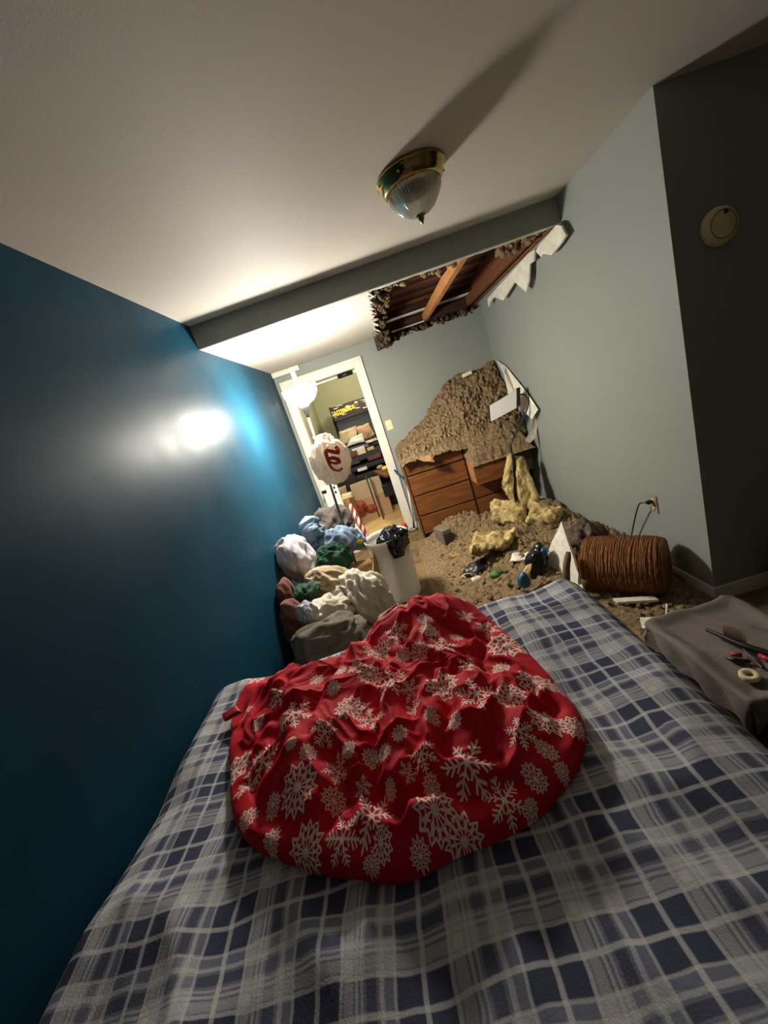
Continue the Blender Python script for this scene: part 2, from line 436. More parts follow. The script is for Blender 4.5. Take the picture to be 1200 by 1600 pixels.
# ------------------------------------------------------------------ the room
W, L, YB, ZB, YC, H = 2.473, 4.90, 2.891, 2.291, 2.004, 2.44
TOP = 2.95
struct(box('floor', (-.1, -1.4, -.1), (4.6, L+.12, 0), 'carpet'))
struct(box('wall_left', (-.1, -1.4, 0), (0, L+.12, TOP), 'teal'))
struct(box('wall_right', (W, YC, 0), (W+.12, L+.12, TOP), 'grey'))
struct(box('wall_return', (W+.12, YC, 0), (4.6, YC+.12, TOP), 'grey'))
struct(box('wall_rear', (-.1, -1.5, 0), (4.6, -1.4, H), 'grey'))
struct(box('wall_side', (4.6, -1.5, 0), (4.7, YC+.12, H), 'grey'))
struct(box('ceiling', (-.1, -1.5, H), (4.7, YB, H+.06), 'ceil'))
struct(box('wall_header', (0, YB, ZB), (W, YB+.03, TOP), 'grey'))
# back wall around the doorway, its top torn away under the hole
DX0, DX1, DZ = .13, .945, 2.085
def back_wall():
    bm = bmesh.new()
    def col(x0, x1, z0, za, zb):
        v = [bm.verts.new((x, y, z)) for y in (L, L+.12) for x, z in ((x0, z0), (x1, z0), (x1, zb), (x0, za))]
        for f in ((0, 1, 2, 3), (7, 6, 5, 4), (0, 4, 5, 1), (1, 5, 6, 2), (2, 6, 7, 3), (3, 7, 4, 0)): bm.faces.new([v[i] for i in f])
    col(0, DX0, 0, TOP, TOP); col(DX0, DX1, DZ, TOP, TOP); col(DX1, 1.235, 0, TOP, TOP)
    x, z = 1.235, 2.15
    while x < W:
        x2 = min(W, x+random.uniform(.03, .08)); z2 = 2.235+random.uniform(-.03, .025)-.06*sm(1.7, 1.2, x2)
        col(x, x2, 0, z, z2); x, z = x2, z2
    return from_bm('wall_back', bm, 'grey')
wb = struct(back_wall())
R_ = random.uniform
# lower ceiling with the hole broken through it
def low_ceiling():
    bm = bmesh.new(); T = .014
    def cell(p):
        v = [bm.verts.new((x, y, z)) for z in (ZB, ZB+T) for x, y in p]
        for f in ((0, 1, 2, 3), (7, 6, 5, 4), (0, 4, 5, 1), (1, 5, 6, 2), (2, 6, 7, 3), (3, 7, 4, 0)): bm.faces.new([v[i] for i in f])
    x, yb = W, YB+.055
    while x > 1.2:
        x2 = max(1.19, x-R_(.02, .06)); y2 = YB+.055+R_(-.012, .014); cell([(x2, YB+.03), (x, YB+.03), (x, yb), (x2, y2)]); x, yb = x2, y2
    y, xa = YB+.03, 1.19
    while y < L:
        y2 = min(L, y+R_(.015, .05)); x2 = 1.195+.05*sm(2.9, 4.9, y2)+R_(-.018, .018); cell([(0, y), (xa, y), (x2, y2), (0, y2)]); y, xa = y2, x2
    return from_bm('ceiling_lower', bm, 'ceil')
cl = struct(low_ceiling())
# torn paper and gypsum crumbs on the broken edge
for i in range(26):
    y = random.uniform(YB+.08, L-.06); x = 1.20+.05*sm(2.9, 4.9, y)
    a = random.uniform(.012, .034); d = random.uniform(-.05, .012)
    prism('torn_paper', [(x-.02, y-a, ZB+.004), (x-.01, y+a, ZB+.002), (x+random.uniform(.01, .04), y+random.uniform(-.02, .02), ZB+d)], (0.004, 0, .003), 'paper', cl)
def slab_yz(name, pts, x, dx, material, parent, t=.012):
    return prism(name, [(x+dx*k, y, z) for (y, z, k) in pts], (t, 0, 0), material, parent)
# flaps of board still hanging along the right wall
def flap(pts, x, t, material, k=0.0): return prism('hanging_board', [px(u, v, x=x-k*max(0, v-380)/80) for u, v in pts], (-t, 0, .002), material, cl)
flap([(872, 351), (880, 352), (888, 367), (878, 382), (865, 398), (851, 396), (849, 402), (840, 392), (846, 381), (858, 369)], 2.44, .014, 'paper', .01)
flap([(838, 390), (837, 407), (830, 412), (829, 436), (824, 456), (819, 446), (817, 425), (806, 440), (788, 469), (774, 464), (768, 470), (765, 479), (763, 467), (778, 450), (806, 420), (828, 396)], 2.44, .012, 'paper', .02)
flap([(831, 420), (836, 428), (835, 444), (826, 455), (828, 440)], 2.466, .004, 'grey')
# cavity above: planks across the back, joists along the room
cav = struct(box('ceiling_deck', (0, YB, 2.60), (W, L+.3, 2.64), 'darkwood'))
yq, kq = YB+.035, 0
while yq < L+.12:
    y2 = min(L+.124, yq+random.uniform(.11, .16)); box('deck_plank', (1.0, yq, 2.575+random.uniform(0, .012)), (W, y2-.006, 2.599), ('oldwood', 'darkwood', 'oldwood2')[kq % 3], cav, .003); yq = y2; kq += 1
rows = [(2.05, 2.235, 'oldwood', 0), (2.24, 2.40, 'darkwood', -.01), (2.465, 2.53, 'darkwood', .02), (2.533, 2.572, 'oldwood', -.005)]
for z0, z1, mm, dy in rows:
    a = 1.2
    while a < W:
        b = min(W, a+random.uniform(.5, .8)); box('plank', (a, L+.125+dy, z0), (b-.004, L+.155+dy, z1), mm, cav, .003); a = b
for a_, b_ in ((YB+.035, 3.9), (3.905, L+.12)): box('plank', (W-.015, a_, 2.30), (W-.0005, b_, 2.57), 'oldwood', cav, .003)
struct(box('wall_cavity', (1.1, L+.16, 2.0), (W, L+.2, TOP), 'darkwood'))
box('pale_batten', (1.25, L+.10, 2.425), (W, L+.14, 2.448), 'paper', cav, .003)
box('pale_batten', (1.45, L+.04, 2.30), (1.86, L+.08, 2.312), 'paper', cav, .003)
for x, y0, y1, z0, h, mm in ((1.835, YB+.035, L+.1, 2.30, .085, 'pine'), (2.36, YB+.04, L+.1, 2.31, .10, 'oldwood')):
    j = box('joist', (x, y0, z0), (x+.05, y1, z0+h), mm, cav, .004)
for k in range(5):
    y = 3.1+k*.3; tube('nail', [(1.886, y, 2.315), (1.90, y, 2.312)], .004, 'steel', cav, 6)
tube('nail', [(2.18, 3.6, 2.574), (2.19, 3.62, 2.50), (2.20, 3.62, 2.44)], .005, 'steel', cav, 6)
def crumbs(name, cs, material, parent, seed):
    bm = bmesh.new()
    for c, r in cs:
        k = bmesh.ops.create_icosphere(bm, subdivisions=2, radius=r)
        for v in k['verts']:
            n = v.co.normalized(); v.co = v.co*(1+fnoise(v.co+Vector(c), 1.6/r, seed, 4)*.75); v.co = v.co+Vector(c)
    o = from_bm(name, bm, material, parent, True); o['kind'] = 'stuff'; return o
R_ = random.uniform
crumbs('insulation_scraps', [((R_(1.22, 1.36), R_(YB+.06, L), 2.315+R_(-.01, .04)), R_(.008, .024)) for _ in range(130)] +
       [((R_(1.24, 1.38), R_(4.6, L-.02), R_(2.17, 2.3)), R_(.010, .028)) for _ in range(60)] +
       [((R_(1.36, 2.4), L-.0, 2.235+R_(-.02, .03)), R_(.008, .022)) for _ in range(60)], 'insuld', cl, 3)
crumbs('insulation_scraps', [((R_(1.6, 1.83), R_(2.99, 3.22), 2.33+R_(-.01, .05)), R_(.014, .03)) for _ in range(34)] +
       [((R_(1.3, 1.5), R_(2.96, 3.05), 2.31+R_(-.01, .02)), R_(.012, .03)) for _ in range(9)] +
       [((R_(2.22, 2.42), R_(2.98, 3.4), 2.33+R_(-.02, .05)), R_(.010, .03)) for _ in range(46)], 'insul', cl, 5)

# trims
t1 = struct(box('trim_1', (DX1-.012, L-.022, 0), (DX1+.085, L, DZ+.085), 'trim', bev=.004))
box('moulding', (DX1+.055, L-.032, 0), (DX1+.085, L-.02, DZ+.085), 'trim', t1, .003)
t2 = struct(box('trim_2', (DX0-.085, L-.022, 0), (DX0+.012, L, DZ+.085), 'trim', bev=.004))
box('moulding', (DX0-.085, L-.032, 0), (DX0-.055, L-.02, DZ+.085), 'trim', t2, .003)
t3 = struct(box('trim_3', (DX0+.012, L-.022, DZ-.012), (DX1-.012, L, DZ+.085), 'trim', bev=.004))
box('moulding', (DX0-.055, L-.031, DZ+.055), (DX1+.055, L-.02, DZ+.085), 'trim', t3, .003)
struct(box('trim_4', (DX1-.02, L, 0), (DX1, L+.12, DZ), 'trim')); struct(box('trim_5', (DX0, L, 0), (DX0+.02, L+.12, DZ), 'trim'))
struct(box('trim_6', (DX0+.02, L, DZ-.02), (DX1-.02, L+.12, DZ), 'trim'))
struct(box('trim_7', (0.004, L-.075, 2.232), (.33, L-.0, 2.288), 'trim', bev=.006))
struct(box('baseboard_right', (W-.014, YC-.014, 0), (W, L, .085), 'trim', bev=.003))
struct(box('baseboard_return', (W, YC-.014, 0), (4.6, YC, .085), 'trim', bev=.003))
struct(box('baseboard_back', (DX1+.085, L-.014, 0), (W-.014, L, .085), 'trim', bev=.003))
# the room beyond the doorway
struct(box('floor_far', (-1.2, L+.12, -.1), (3.2, 7.6, 0), 'farfloor'))
struct(box('wall_far', (-1.2, 7.3, 0), (3.2, 7.42, 2.44), 'green'))
struct(box('wall_far_left', (-.1, L+.12, 0), (0.03, 7.3, 2.44), 'green'))
struct(box('wall_far_right', (3.1, L+.12, 0), (3.2, 7.3, 2.44), 'green'))
struct(box('wall_far_front', (DX1+.2, L+.32, 0), (3.1, L+.36, 2.44), 'green'))
struct(box('ceiling_far', (-.1, L+.32, 2.44), (3.2, 7.42, 2.5), 'ceil'))

# ------------------------------------------------------------------ bed
BX0, BX1, BY0, BY1, BZ = .02, 1.53, -.62, 1.45, .75
bed = thing('bed', 'double bed under a blue and grey plaid flannel cover against the teal wall', 'bed', (.775, .4, 0))
def bchild(o): o.parent = bed; o.matrix_parent_inverse = Matrix.Translation(-bed.location); return o
bchild(box('mattress', (BX0+.03, BY0+.03, .42), (BX1-.03, BY1-.03, BZ-.02), 'whitefab', bev=.05))
bchild(box('box_spring', (BX0+.03, BY0+.03, .17), (BX1-.03, BY1-.03, .415), 'greycloth', bev=.02))
for x in (BX0+.08, BX1-.12):
    for y in (BY0+.08, BY1-.12): bchild(box('leg', (x, y, 0), (x+.045, y+.045, .17), 'black', bev=.004))
def cover():
    r = .085; nx, ny = 190, 230; ex = .42
    x0, x1, y0, y1 = BX0+r, BX1-r, BY0+r, BY1-r
    us = [x0-.22+(x1+ex-x0+.22)*i/nx for i in range(nx+1)]; vs = [y0+(y1+ex-y0)*j/ny for j in range(ny+1)]
    verts, uvs, faces = [], [], []
    for u in us:
        for v in vs:
            bx, by = min(max(u, x0), x1), min(max(v, y0), y1)
            dx, dy = u-bx, v-by; d = math.hypot(dx, dy); z = BZ
            X, Y = bx, by
            if d > 1e-6:
                a = min(d/r, math.pi/2); ox = r*math.sin(a); dz = r*(1-math.cos(a)); rest = max(0, d-r*math.pi/2)
                fl = .012*math.sin((u+v)*19)*sm(0, .2, rest)*(0 if u < x0 else 1)
                X += dx/d*(ox+fl); Y += dy/d*(ox+fl); z -= dz+rest
            p = Vector((u, v, 0))
            k = fnoise(p, 2.2, 1, 2)*.012+(ridge(Vector((u*1.0+v*.5, v*.5-u*.2, 0)), 3.4, 5, 2)-.5)*.020+(ridge(Vector((u*.3, v*1.2, 0)), 6, 8, 1)-.4)*.004
            if d < r*1.6: z += k*(1-sm(0, r*1.6, d)*.7)
            z -= .015*sm(.9, 1.4, v)*0
            verts.append((max(X, .006), Y, max(z, .2))); uvs.append((u, v))
    N = ny+1
    for i in range(nx):
        for j in range(ny): a = i*N+j; faces.append((a, a+N, a+N+1, a+1))
    me = bpy.data.meshes.new('cover'); me.from_pydata(verts, [], faces)
    l = me.uv_layers.new(name='UVMap')
    for k, lp in enumerate(me.loops): l.data[k].uv = uvs[lp.vertex_index]
    return link('plaid_blanket', me, 'plaid')
cov = cover()
tag(cov, 'blue and grey plaid flannel blanket spread over the bed', 'blanket')
bm = bmesh.new(); bm.from_mesh(cov.data); BED = BVHTree.FromBMesh(bm); bm.free()
def bedz(x, y):
    h = BED.ray_cast(Vector((x, y, 2)), Vector((0, 0, -1)))[0]
    return h.z if h else BZ

# ------------------------------------------------------------------ red snowflake comforter
OUT = [(.20, 1.37), (.30, 1.355), (.42, 1.27), (.56, 1.275), (.66, 1.325), (.75, 1.385), (.80, 1.43), (.95, 1.425), (1.09, 1.39), (1.13, 1.28),
       (1.185, 1.06), (1.21, .90), (1.215, .76), (1.16, .665), (1.055, .596), (.93, .566), (.79, .55), (.68, .57), (.506, .64), (.37, .74), (.28, .925), (.185, 1.2)]
CX, CY = .74, 1.0
def comforter():
    pts = catmull([Vector((x, y, 0)) for x, y in OUT+OUT[:1]], 14)
    pol = sorted((math.atan2(p.y-CY, p.x-CX), math.hypot(p.x-CX, p.y-CY)) for p in pts)
    pol = [(pol[-1][0]-2*math.pi, pol[-1][1])]+pol+[(pol[0][0]+2*math.pi, pol[0][1])]
    NT, NR = 340, 105; verts, faces, uvs = [], [], []
    zv = [[(530,300),(525,400),(508,500),(500,610),(520,700),(560,730)], [(680,340),(745,450),(705,520),(730,580)], [(590,690),(690,672),(780,688),(860,650),(950,640)],
          [(860,380),(950,425),(1060,405)], [(850,140),(835,260),(870,340)], [(240,350),(205,450),(180,540)], [(420,290),(335,430),(300,540)], [(90,640),(170,780),(300,830),(440,840)],
          [(990,350),(1075,430),(1085,560),(1010,650),(890,720)], [(610,420),(645,520),(605,640),(565,720)], [(480,240),(560,300),(650,300),(760,340)], [(350,560),(380,660),(340,760)], [(700,180),(760,200),(830,190)],
          [(790,420),(850,480),(880,560)], [(600,130),(640,200),(610,260)]]
    zr = [[(570,330),(565,430),(560,560),(545,650)], [(650,340),(690,430),(670,560),(650,660)], [(600,730),(760,740),(900,700)], [(790,360),(810,480),(800,600)], [(900,260),(960,320),(1020,340)],
          [(270,430),(240,560),(250,700)], [(390,360),(400,500),(420,640)], [(450,760),(560,790),(640,760)], [(640,160),(700,240),(740,290)], [(960,460),(1000,540),(960,600)], [(300,330),(400,300),(480,280)]]
    def metr(ls): return [[(q.x, q.y) for q in catmull([px(330+a/2, 880+b/2, z=.86) for a, b in l], 5)] for l in ls]
    zv, zr = metr(zv), metr(zr)
    TT, RR = np.meshgrid(-math.pi+2*math.pi*np.arange(NT)/NT, (np.arange(NR+1)/NR)**.8)
    RBv = np.array([lerp_tab(pol, t) for t in TT[0]])[None, :]
    GX, GY = CX+np.cos(TT)*RBv*RR, CY+np.sin(TT)*RBv*RR
    WX, WY = np.zeros_like(GX), np.zeros_like(GX)
    for i in range(NR+1):
        for j in range(NT):
            p = Vector((GX[i, j], GY[i, j], 0)); WX[i, j] = GX[i, j]+fnoise(p, 9, 2, 2)*.014; WY[i, j] = GY[i, j]+fnoise(p, 9, 6, 2)*.014
    def dist(line):
        D = np.full(GX.shape, 9.0)
        for (ax_, ay_), (bx_, by_) in zip(line, line[1:]):
            vx, vy = bx_-ax_, by_-ay_; t = np.clip(((WX-ax_)*vx+(WY-ay_)*vy)/(vx*vx+vy*vy+1e-12), 0, 1)
            D = np.minimum(D, np.hypot(WX-ax_-t*vx, WY-ay_-t*vy))
        return D
    F = np.zeros_like(GX)
    for k, l in enumerate(zv): D = dist(l); F -= (.024+.010*((k*7) % 3)/2)*np.exp(-(D/.017)**2)
    for k, l in enumerate(zr): D = dist(l); F += (.014+.006*((k*5) % 3)/2)*np.exp(-(D/.030)**2)
    def height(i, j, x, y, d, th):
        roll = .055*math.sqrt(max(0, 1-(1-min(d/.085, 1))**2.2))
        dome = .048*sm(.02, .22, d)+.06*math.exp(-((x-.93)**2/.05+(y-1.33)**2/.03))*sm(0, .07, d)+.02*math.exp(-((x-.62)**2+(y-1.10)**2)/.03)*sm(0, .12, d)
        p = Vector((x, y, 0)); wv = Vector((fnoise(p, 5, 2, 2), fnoise(p, 5, 6, 2), 0))*.05; q = p+wv
        t1 = 1-min(1, abs(noise.noise(q*9+Vector((3, 1, 0)))*2.2)); t2 = 1-min(1, abs(noise.noise((q+wv)*20+Vector((8, 1, 0)))*2.2))
        cr = (t1*t1-.3)*.016*sm(.03, .10, d)+(t2*t2-.3)*.006*sm(.01, .06, d)
        lf = -.05*sm(.46, .28, x)*sm(1.0, 1.2, y)
        return max(.004, roll+dome+F[i, j]*.7*sm(.02, .07, d)+cr+lf)
    for i in range(NR+1):
        t = (i/NR)**.8
        for j in range(NT):
            th = -math.pi+2*math.pi*j/NT; rb = lerp_tab(pol, th)
            x, y = CX+math.cos(th)*rb*t, CY+math.sin(th)*rb*t
            d = (1-t)*rb
            h = height(i, j, x, y, d, th) if i < NR else 0.0
            out = .012*math.sin(min(1, d/.05)*math.pi)
            z = min(bedz(x, y), bedz(min(x, 1.3), min(y, 1.3)))
            verts.append((x+math.cos(th)*out, y+math.sin(th)*out, z+h+.002)); uvs.append((x, y))
            if i == 0: pass
    for i in range(NR):
        for j in range(NT):
            k = (j+1) % NT; faces.append((i*NT+j, (i+1)*NT+j, (i+1)*NT+k, i*NT+k))
    me = bpy.data.meshes.new('comforter'); me.from_pydata(verts, [], faces)
    # printed flakes: centre and size as they lie on the cloth
    fl = [(800,620,85,0),(700,765,66,1),(500,790,75,0),(265,700,70,1),(290,905,60,1),(790,870,65,1),(915,735,65,0),(650,915,35,1),(500,945,30,1),(405,865,60,0),
          (530,875,40,1),(380,745,35,1),(395,655,45,0),(160,620,70,0),(75,650,55,1),(185,870,35,1),(190,755,32,1),(300,585,28,1),(430,450,50,1),(355,530,45,0),
          (255,470,65,0),(205,415,40,0),(150,500,27,1),(140,355,35,0),(330,365,24,1),(380,388,25,1),(450,325,27,1),(400,335,25,1),(525,285,42,1),(580,220,45,0),
          (480,225,30,0),(525,150,32,1),(600,155,25,1),(560,365,62,0),(495,345,40,1),(625,395,35,0),(635,455,32,0),(500,490,52,0),(590,530,28,1),(545,590,26,1),
          (500,615,28,1),(428,580,28,1),(660,595,52,0),(685,475,25,1),(720,395,55,1),(830,410,70,0),(810,320,45,0),(720,258,50,0),(770,230,25,1),(675,205,30,1),
          (648,275,30,1),(735,172,28,1),(665,170,25,1),(795,165,30,0),(862,210,38,0),(925,255,62,1),(905,330,30,1),(930,415,52,1),(1010,372,52,1),(1045,490,52,1),
          (965,520,52,0),(1045,582,28,1),(1015,675,32,1),(1100,645,27,1),(1135,515,40,1),(1095,400,35,1),(745,130,40,0),(785,100,30,0),(585,110,35,0),(690,705,28,1),
          (760,490,27,1),(620,660,28,0),(110,800,30,1),(115,700,35,0),(1005,765,28,1),(470,700,32,0),(600,290,26,1),(110,460,26,0),(250,560,22,1),(560,700,22,1)]
    P = [pix(v) for v in verts]; flakes = []
    for zx, zy, R, k in fl:
        u, v = 330+zx/2, 880+zy/2
        best = min(range(len(P)), key=lambda i: (P[i][0]-u)**2+(P[i][1]-v)**2+(0 if P[i][2] < 3 else 1e9))
        flakes.append((uvs[best][0], uvs[best][1], R/2*P[best][2]/FPX*1.04, k, random.uniform(0, 6.28)))
    l1 = me.uv_layers.new(name='flake'); l2 = me.uv_layers.new(name='kind')
    for poly in me.polygons:
        cx = sum(uvs[i][0] for i in poly.vertices)/4; cy = sum(uvs[i][1] for i in poly.vertices)/4
        b, bd = None, 1.12
        for f in flakes:
            d = math.hypot(cx-f[0], cy-f[1])/f[2]
            if d < bd: b, bd = f, d
        for li in poly.loop_indices:
            if b:
                x, y = uvs[me.loops[li].vertex_index]; dx, dy = (x-b[0])/b[2], (y-b[1])/b[2]; c, s = math.cos(b[4]), math.sin(b[4])
                l1.data[li].uv = (dx*c-dy*s, dx*s+dy*c); l2.data[li].uv = (b[3], 0)
            else: l1.data[li].uv = (5, 5)
    o = link('comforter', me, 'snow'); return o
cf = comforter()
tag(cf, 'crumpled red comforter printed with white snowflakes heaped on the plaid bed', 'comforter')
tie = patch('fabric_tie', [px(346, 1118, z=.775), px(368, 1100, z=.785), px(380, 1112, z=.785), px(350, 1128, z=.775)], .012, 'redprint', cf, 10, .004, 20, 3, ragged=.01)

# ------------------------------------------------------------------ torchiere with hanging bag
tl = thing('torchiere_lamp', 'tall grey torchiere floor lamp with a glowing white glass bowl by the doorway', 'lamp', (.405, 3.34, 0))
def under(root, o): o.parent = root; o.matrix_parent_inverse = root.matrix_basis.inverted(); return o
bpy.context.view_layer.update()
foot = Vector((.405, 3.34, 0))
ax = (LAMP-foot).normalized()
under(tl, lathe('base', [(.0, 0), (.13, 0), (.13, .015), (.11, .028), (.03, .04), (.014, .06)], 'steel', loc=foot))
under(tl, tube('pole', [foot+ax*.05, LAMP-ax*.23], .0105, 'steel', seg=12))
under(tl, lathe('neck', [(.0105, -.235), (.016, -.22), (.03, -.16), (.045, -.135), (.02, -.13)], 'darkgrey', loc=LAMP, axis=ax, seg=24))
bowl = under(tl, lathe('glass_bowl', [(.012, -.135), (.05, -.131), (.088, -.112), (.115, -.082), (.133, -.045), (.138, 0.0), (.136, 0.0)], 'bowl', loc=LAMP, cap=False))
under(tl, lathe('bowl_inside', [(.1345, -.001), (.128, -.045), (.11, -.078), (.085, -.105), (.05, -.124), (.012, -.128), (0, -.128)], 'bowl_in', loc=LAMP, cap=False))
under(tl, tube('light_tube', [LAMP+Vector((-.005, .055, -.08)), LAMP+Vector((-.012, .055, .165))], .017, 'bulb', seg=14))
bag = thing('shopping_bag', 'stuffed white plastic shopping bag with a red script letter hanging on the lamp pole', 'bag', (.52, 3.25, 1.14))
bc = px(516, 718, y=3.17)
def bag_mesh():
    bm = bmesh.new(); bmesh.ops.create_icosphere(bm, subdivisions=6, radius=1)
    for v in bm.verts:
        n = v.co.normalized()
        t = n.z; wx = .148*(1-.30*sm(.2, 1, t)); wz = .185
        d = (ridge(Vector((n.x*1.5, n.y*1.5, n.z*.7)), 1.6, 4, 3)-.6)*.13+fnoise(n, 5, 2, 2)*.03
        v.co = Vector((n.x*wx, n.y*.075, n.z*wz))*(1+d)
        tilt = Matrix.Rotation(.08, 3, 'Y'); v.co = tilt @ v.co + bc
    return from_bm('sack', bm, 'sack', None, True)
sack = under(bag, bag_mesh())
under(bag, tube('handle', [bc+Vector((-.03, .0, .165)), bc+Vector((-.07, .06, .20)), Vector((.455, 3.29, bc.z+.19)), bc+Vector((.0, .05, .20)), bc+Vector((.02, 0, .165))], .006, 'sack', seg=6))
bm = bmesh.new(); bm.from_mesh(sack.data); SB = BVHTree.FromBMesh(bm); bm.free()
def stroke(name, zs, wd):
    P = catmull([Vector((480+a/8, 660+b/8, 0)) for a, b in zs], 10); verts, faces = [], []
    q = []
    for p in P:
        w = px(p.x, p.y, y=3.1); h = SB.ray_cast(Vector((w.x, 2.8, w.z)), Vector((0, 1, 0)))
        if h[0]: q.append(h[0]+Vector((0, -.0025, 0)))
    for i, p in enumerate(q):
        d = (q[min(i+1, len(q)-1)]-q[max(0, i-1)]); d.y = 0; d.normalize(); s = Vector((-d.z, 0, d.x))
        tp = wd*(.65+.35*math.sin(math.pi*min(1, .15+i/len(q))))
        for e in (-1, -.33, .33, 1):
            c = p+s*tp*e; h = SB.ray_cast(Vector((c.x, 2.8, c.z)), Vector((0, 1, 0)))[0]
            verts.append((h if h else c)+Vector((0, -.0025, 0)))
    for i in range(len(q)-1):
        for e in range(3): a = i*4+e; faces.append((a, a+4, a+5, a+1))
    me = bpy.data.meshes.new(name); me.from_pydata(verts, [], faces); return link(name, me, 'redprint')
for zs in ([(352, 300), (378, 335), (388, 378), (320, 365), (242, 355), (240, 400), (262, 470), (290, 540), (335, 588), (395, 603), (440, 572)],
           [(258, 462), (320, 442), (385, 466), (397, 498), (345, 508), (290, 492)]):
    s = under(bag, stroke('printed_letter', zs, .015)); s['label'] = 'red script letter'

# ------------------------------------------------------------------ ceiling light
FX = Vector((1.425, 1.985, H))
fx = thing('ceiling_light', 'brass flush ceiling light with a clear ribbed glass bowl', 'ceiling light', FX)
under(fx, lathe('canopy', [(.0, 0), (.142, 0), (.149, -.006), (.149, -.014), (.142, -.02), (.140, -.03), (.128, -.055), (.120, -.062), (.112, -.06), (.0, -.05)], 'brass', loc=FX, seg=64))
g = under(fx, lathe('glass_shade', [(.114, -.056), (.117, -.066), (.112, -.084), (.100, -.104), (.086, -.123), (.070, -.141), (.050, -.154), (.026, -.161), (.012, -.164), (.012, -.160), (.024, -.157), (.047, -.150), (.066, -.138), (.082, -.120), (.096, -.101), (.108, -.082), (.112, -.066), (.109, -.056)], 'glass', loc=FX, seg=110, rib=.016))
for p in g.data.polygons: p.use_smooth = False
under(fx, lathe('finial', [(.0, -.158), (.02, -.16), (.022, -.165), (.012, -.17), (.014, -.178), (.008, -.186), (.004, -.196), (0, -.2)], 'brass', loc=FX, seg=24))
for a in (0, 2.1, 4.2):
    under(fx, lathe('thumb_screw', [(.0, 0), (.006, 0), (.006, .012), (.0, .014)], 'brass', loc=FX+Vector((math.cos(a)*.130, math.sin(a)*.130, -.035)), axis=(math.cos(a), math.sin(a), 0), seg=12))

# ------------------------------------------------------------------ smoke alarm, switch, outlet
AL = Vector((2.675, YC, 1.846))
sa = thing('smoke_alarm', 'round white smoke alarm on the dark wall at right', 'alarm', AL)
under(sa, lathe('body', [(.0, 0), (.078, 0), (.078, .014), (.074, .026), (.06, .036), (.0, .038)], 'cream', loc=AL, axis=(0, -1, 0), seg=40))
under(sa, lathe('vent_ring', [(.052, .035), (.056, .040), (.060, .035)], 'almond', loc=AL, axis=(0, -1, 0), seg=40))
under(sa, lathe('test_button', [(.0, .037), (.009, .037), (.009, .042), (0, .043)], 'darkgrey', loc=AL+Vector((.012, 0, .045)), axis=(0, -1, 0), seg=16))
SW = px(608, 664, y=L)
sw = thing('light_switch', 'cream light switch plate beside the doorway', 'switch', SW)
under(sw, box('plate', (SW.x-.038, L-.007, SW.z-.058), (SW.x+.038, L-.0005, SW.z+.058), 'cream', bev=.003))
under(sw, box('toggle', (SW.x-.006, L-.02, SW.z-.012), (SW.x+.006, L-.006, SW.z+.008), 'cream', bev=.002))
OT = px(1022, 787, x=W)
ot = thing('wall_outlet', 'brown power outlet low on the right wall', 'outlet', OT)
under(ot, box('plate', (W-.007, OT.y-.036, OT.z-.058), (W-.0005, OT.y+.036, OT.z+.058), 'almond', bev=.003))
for dz in (.02, -.024):
    s = under(ot, lathe('socket', [(0, 0), (.017, 0), (.017, .004), (0, .004)], 'cream', loc=(W-.006, OT.y, OT.z+dz), axis=(-1, 0, 0), seg=20))
pc = thing('power_cord', 'black cord plugged into the right wall outlet', 'cord', (W-.03, OT.y, OT.z+.02))
under(pc, box('plug', (W-.045, OT.y-.012, OT.z+.008), (W-.0105, OT.y+.012, OT.z+.032), 'black', bev=.004))
under(pc, tube('cable', [(W-.045, OT.y, OT.z+.02), (W-.06, OT.y+.05, OT.z+.005), (W-.05, OT.y+.14, OT.z-.12), (W-.035, OT.y+.24, OT.z-.28), (W-.03, OT.y+.30, .12), (W-.05, OT.y+.32, .05)], .0045, 'black', seg=8))

# ------------------------------------------------------------------ doorway pull-up bar
pb = thing('doorway_bar', 'white bar with a black grip across the top of the doorway', 'bar', (DX0+.02, L+.04, 2.0))
under(pb, tube('rod', [(DX0+.025, L+.05, 2.035), (DX1-.025, L+.05, 2.035)], .013, 'white', seg=12))
under(pb, tube('grip', [(DX1-.24, L+.05, 2.035), (DX1-.06, L+.05, 2.035)], .025, 'black', seg=16))
for x, s in ((DX0+.0205, 1), (DX1-.0205, -1)): under(pb, lathe('end_cap', [(0, 0), (.026, 0), (.026, .02), (0, .02)], 'white', loc=(x, L+.05, 2.035), axis=(s, 0, 0), seg=20))

# ------------------------------------------------------------------ dresser and the fallen insulation
DF, DT, D0, D1 = 4.42, .985, 1.105, 2.43
dr = thing('dresser', 'wide brown wooden dresser with pulled out drawers buried under insulation', 'dresser', ((D0+D1)/2, 4.65, 0))
under(dr, box('body', (D0, DF+.02, .03), (D1, L-.03, DT), 'wood_gap', bev=.004))
under(dr, box('side_panel', (D0-.02, DF+.0, 0), (D0-.0005, L-.03, DT), 'wood', bev=.003))
under(dr, box('top', (D0-.02, DF-.015, DT+.0005), (D1+.02, L-.02, DT+.025), 'wood', bev=.004))
zs = [.05, .275, .515, .755, .975]; XM = 1.772
for r in range(4):
    for c, (a, b) in enumerate(((D0+.01, XM-.012), (XM+.012, D1-.01))):
        out = 0
        if c == 1 and r == 2: continue
        if c == 1 and r == 3: out = .03
        under(dr, box('drawer', (a, DF-.012-out, zs[r]+.006), (b, DF+.018-out, zs[r+1]-.008), 'wood', bev=.004))
under(dr, box('stile', (XM-.010, DF+.0, .04), (XM+.010, DF+.019, .98), 'wood_gap'))
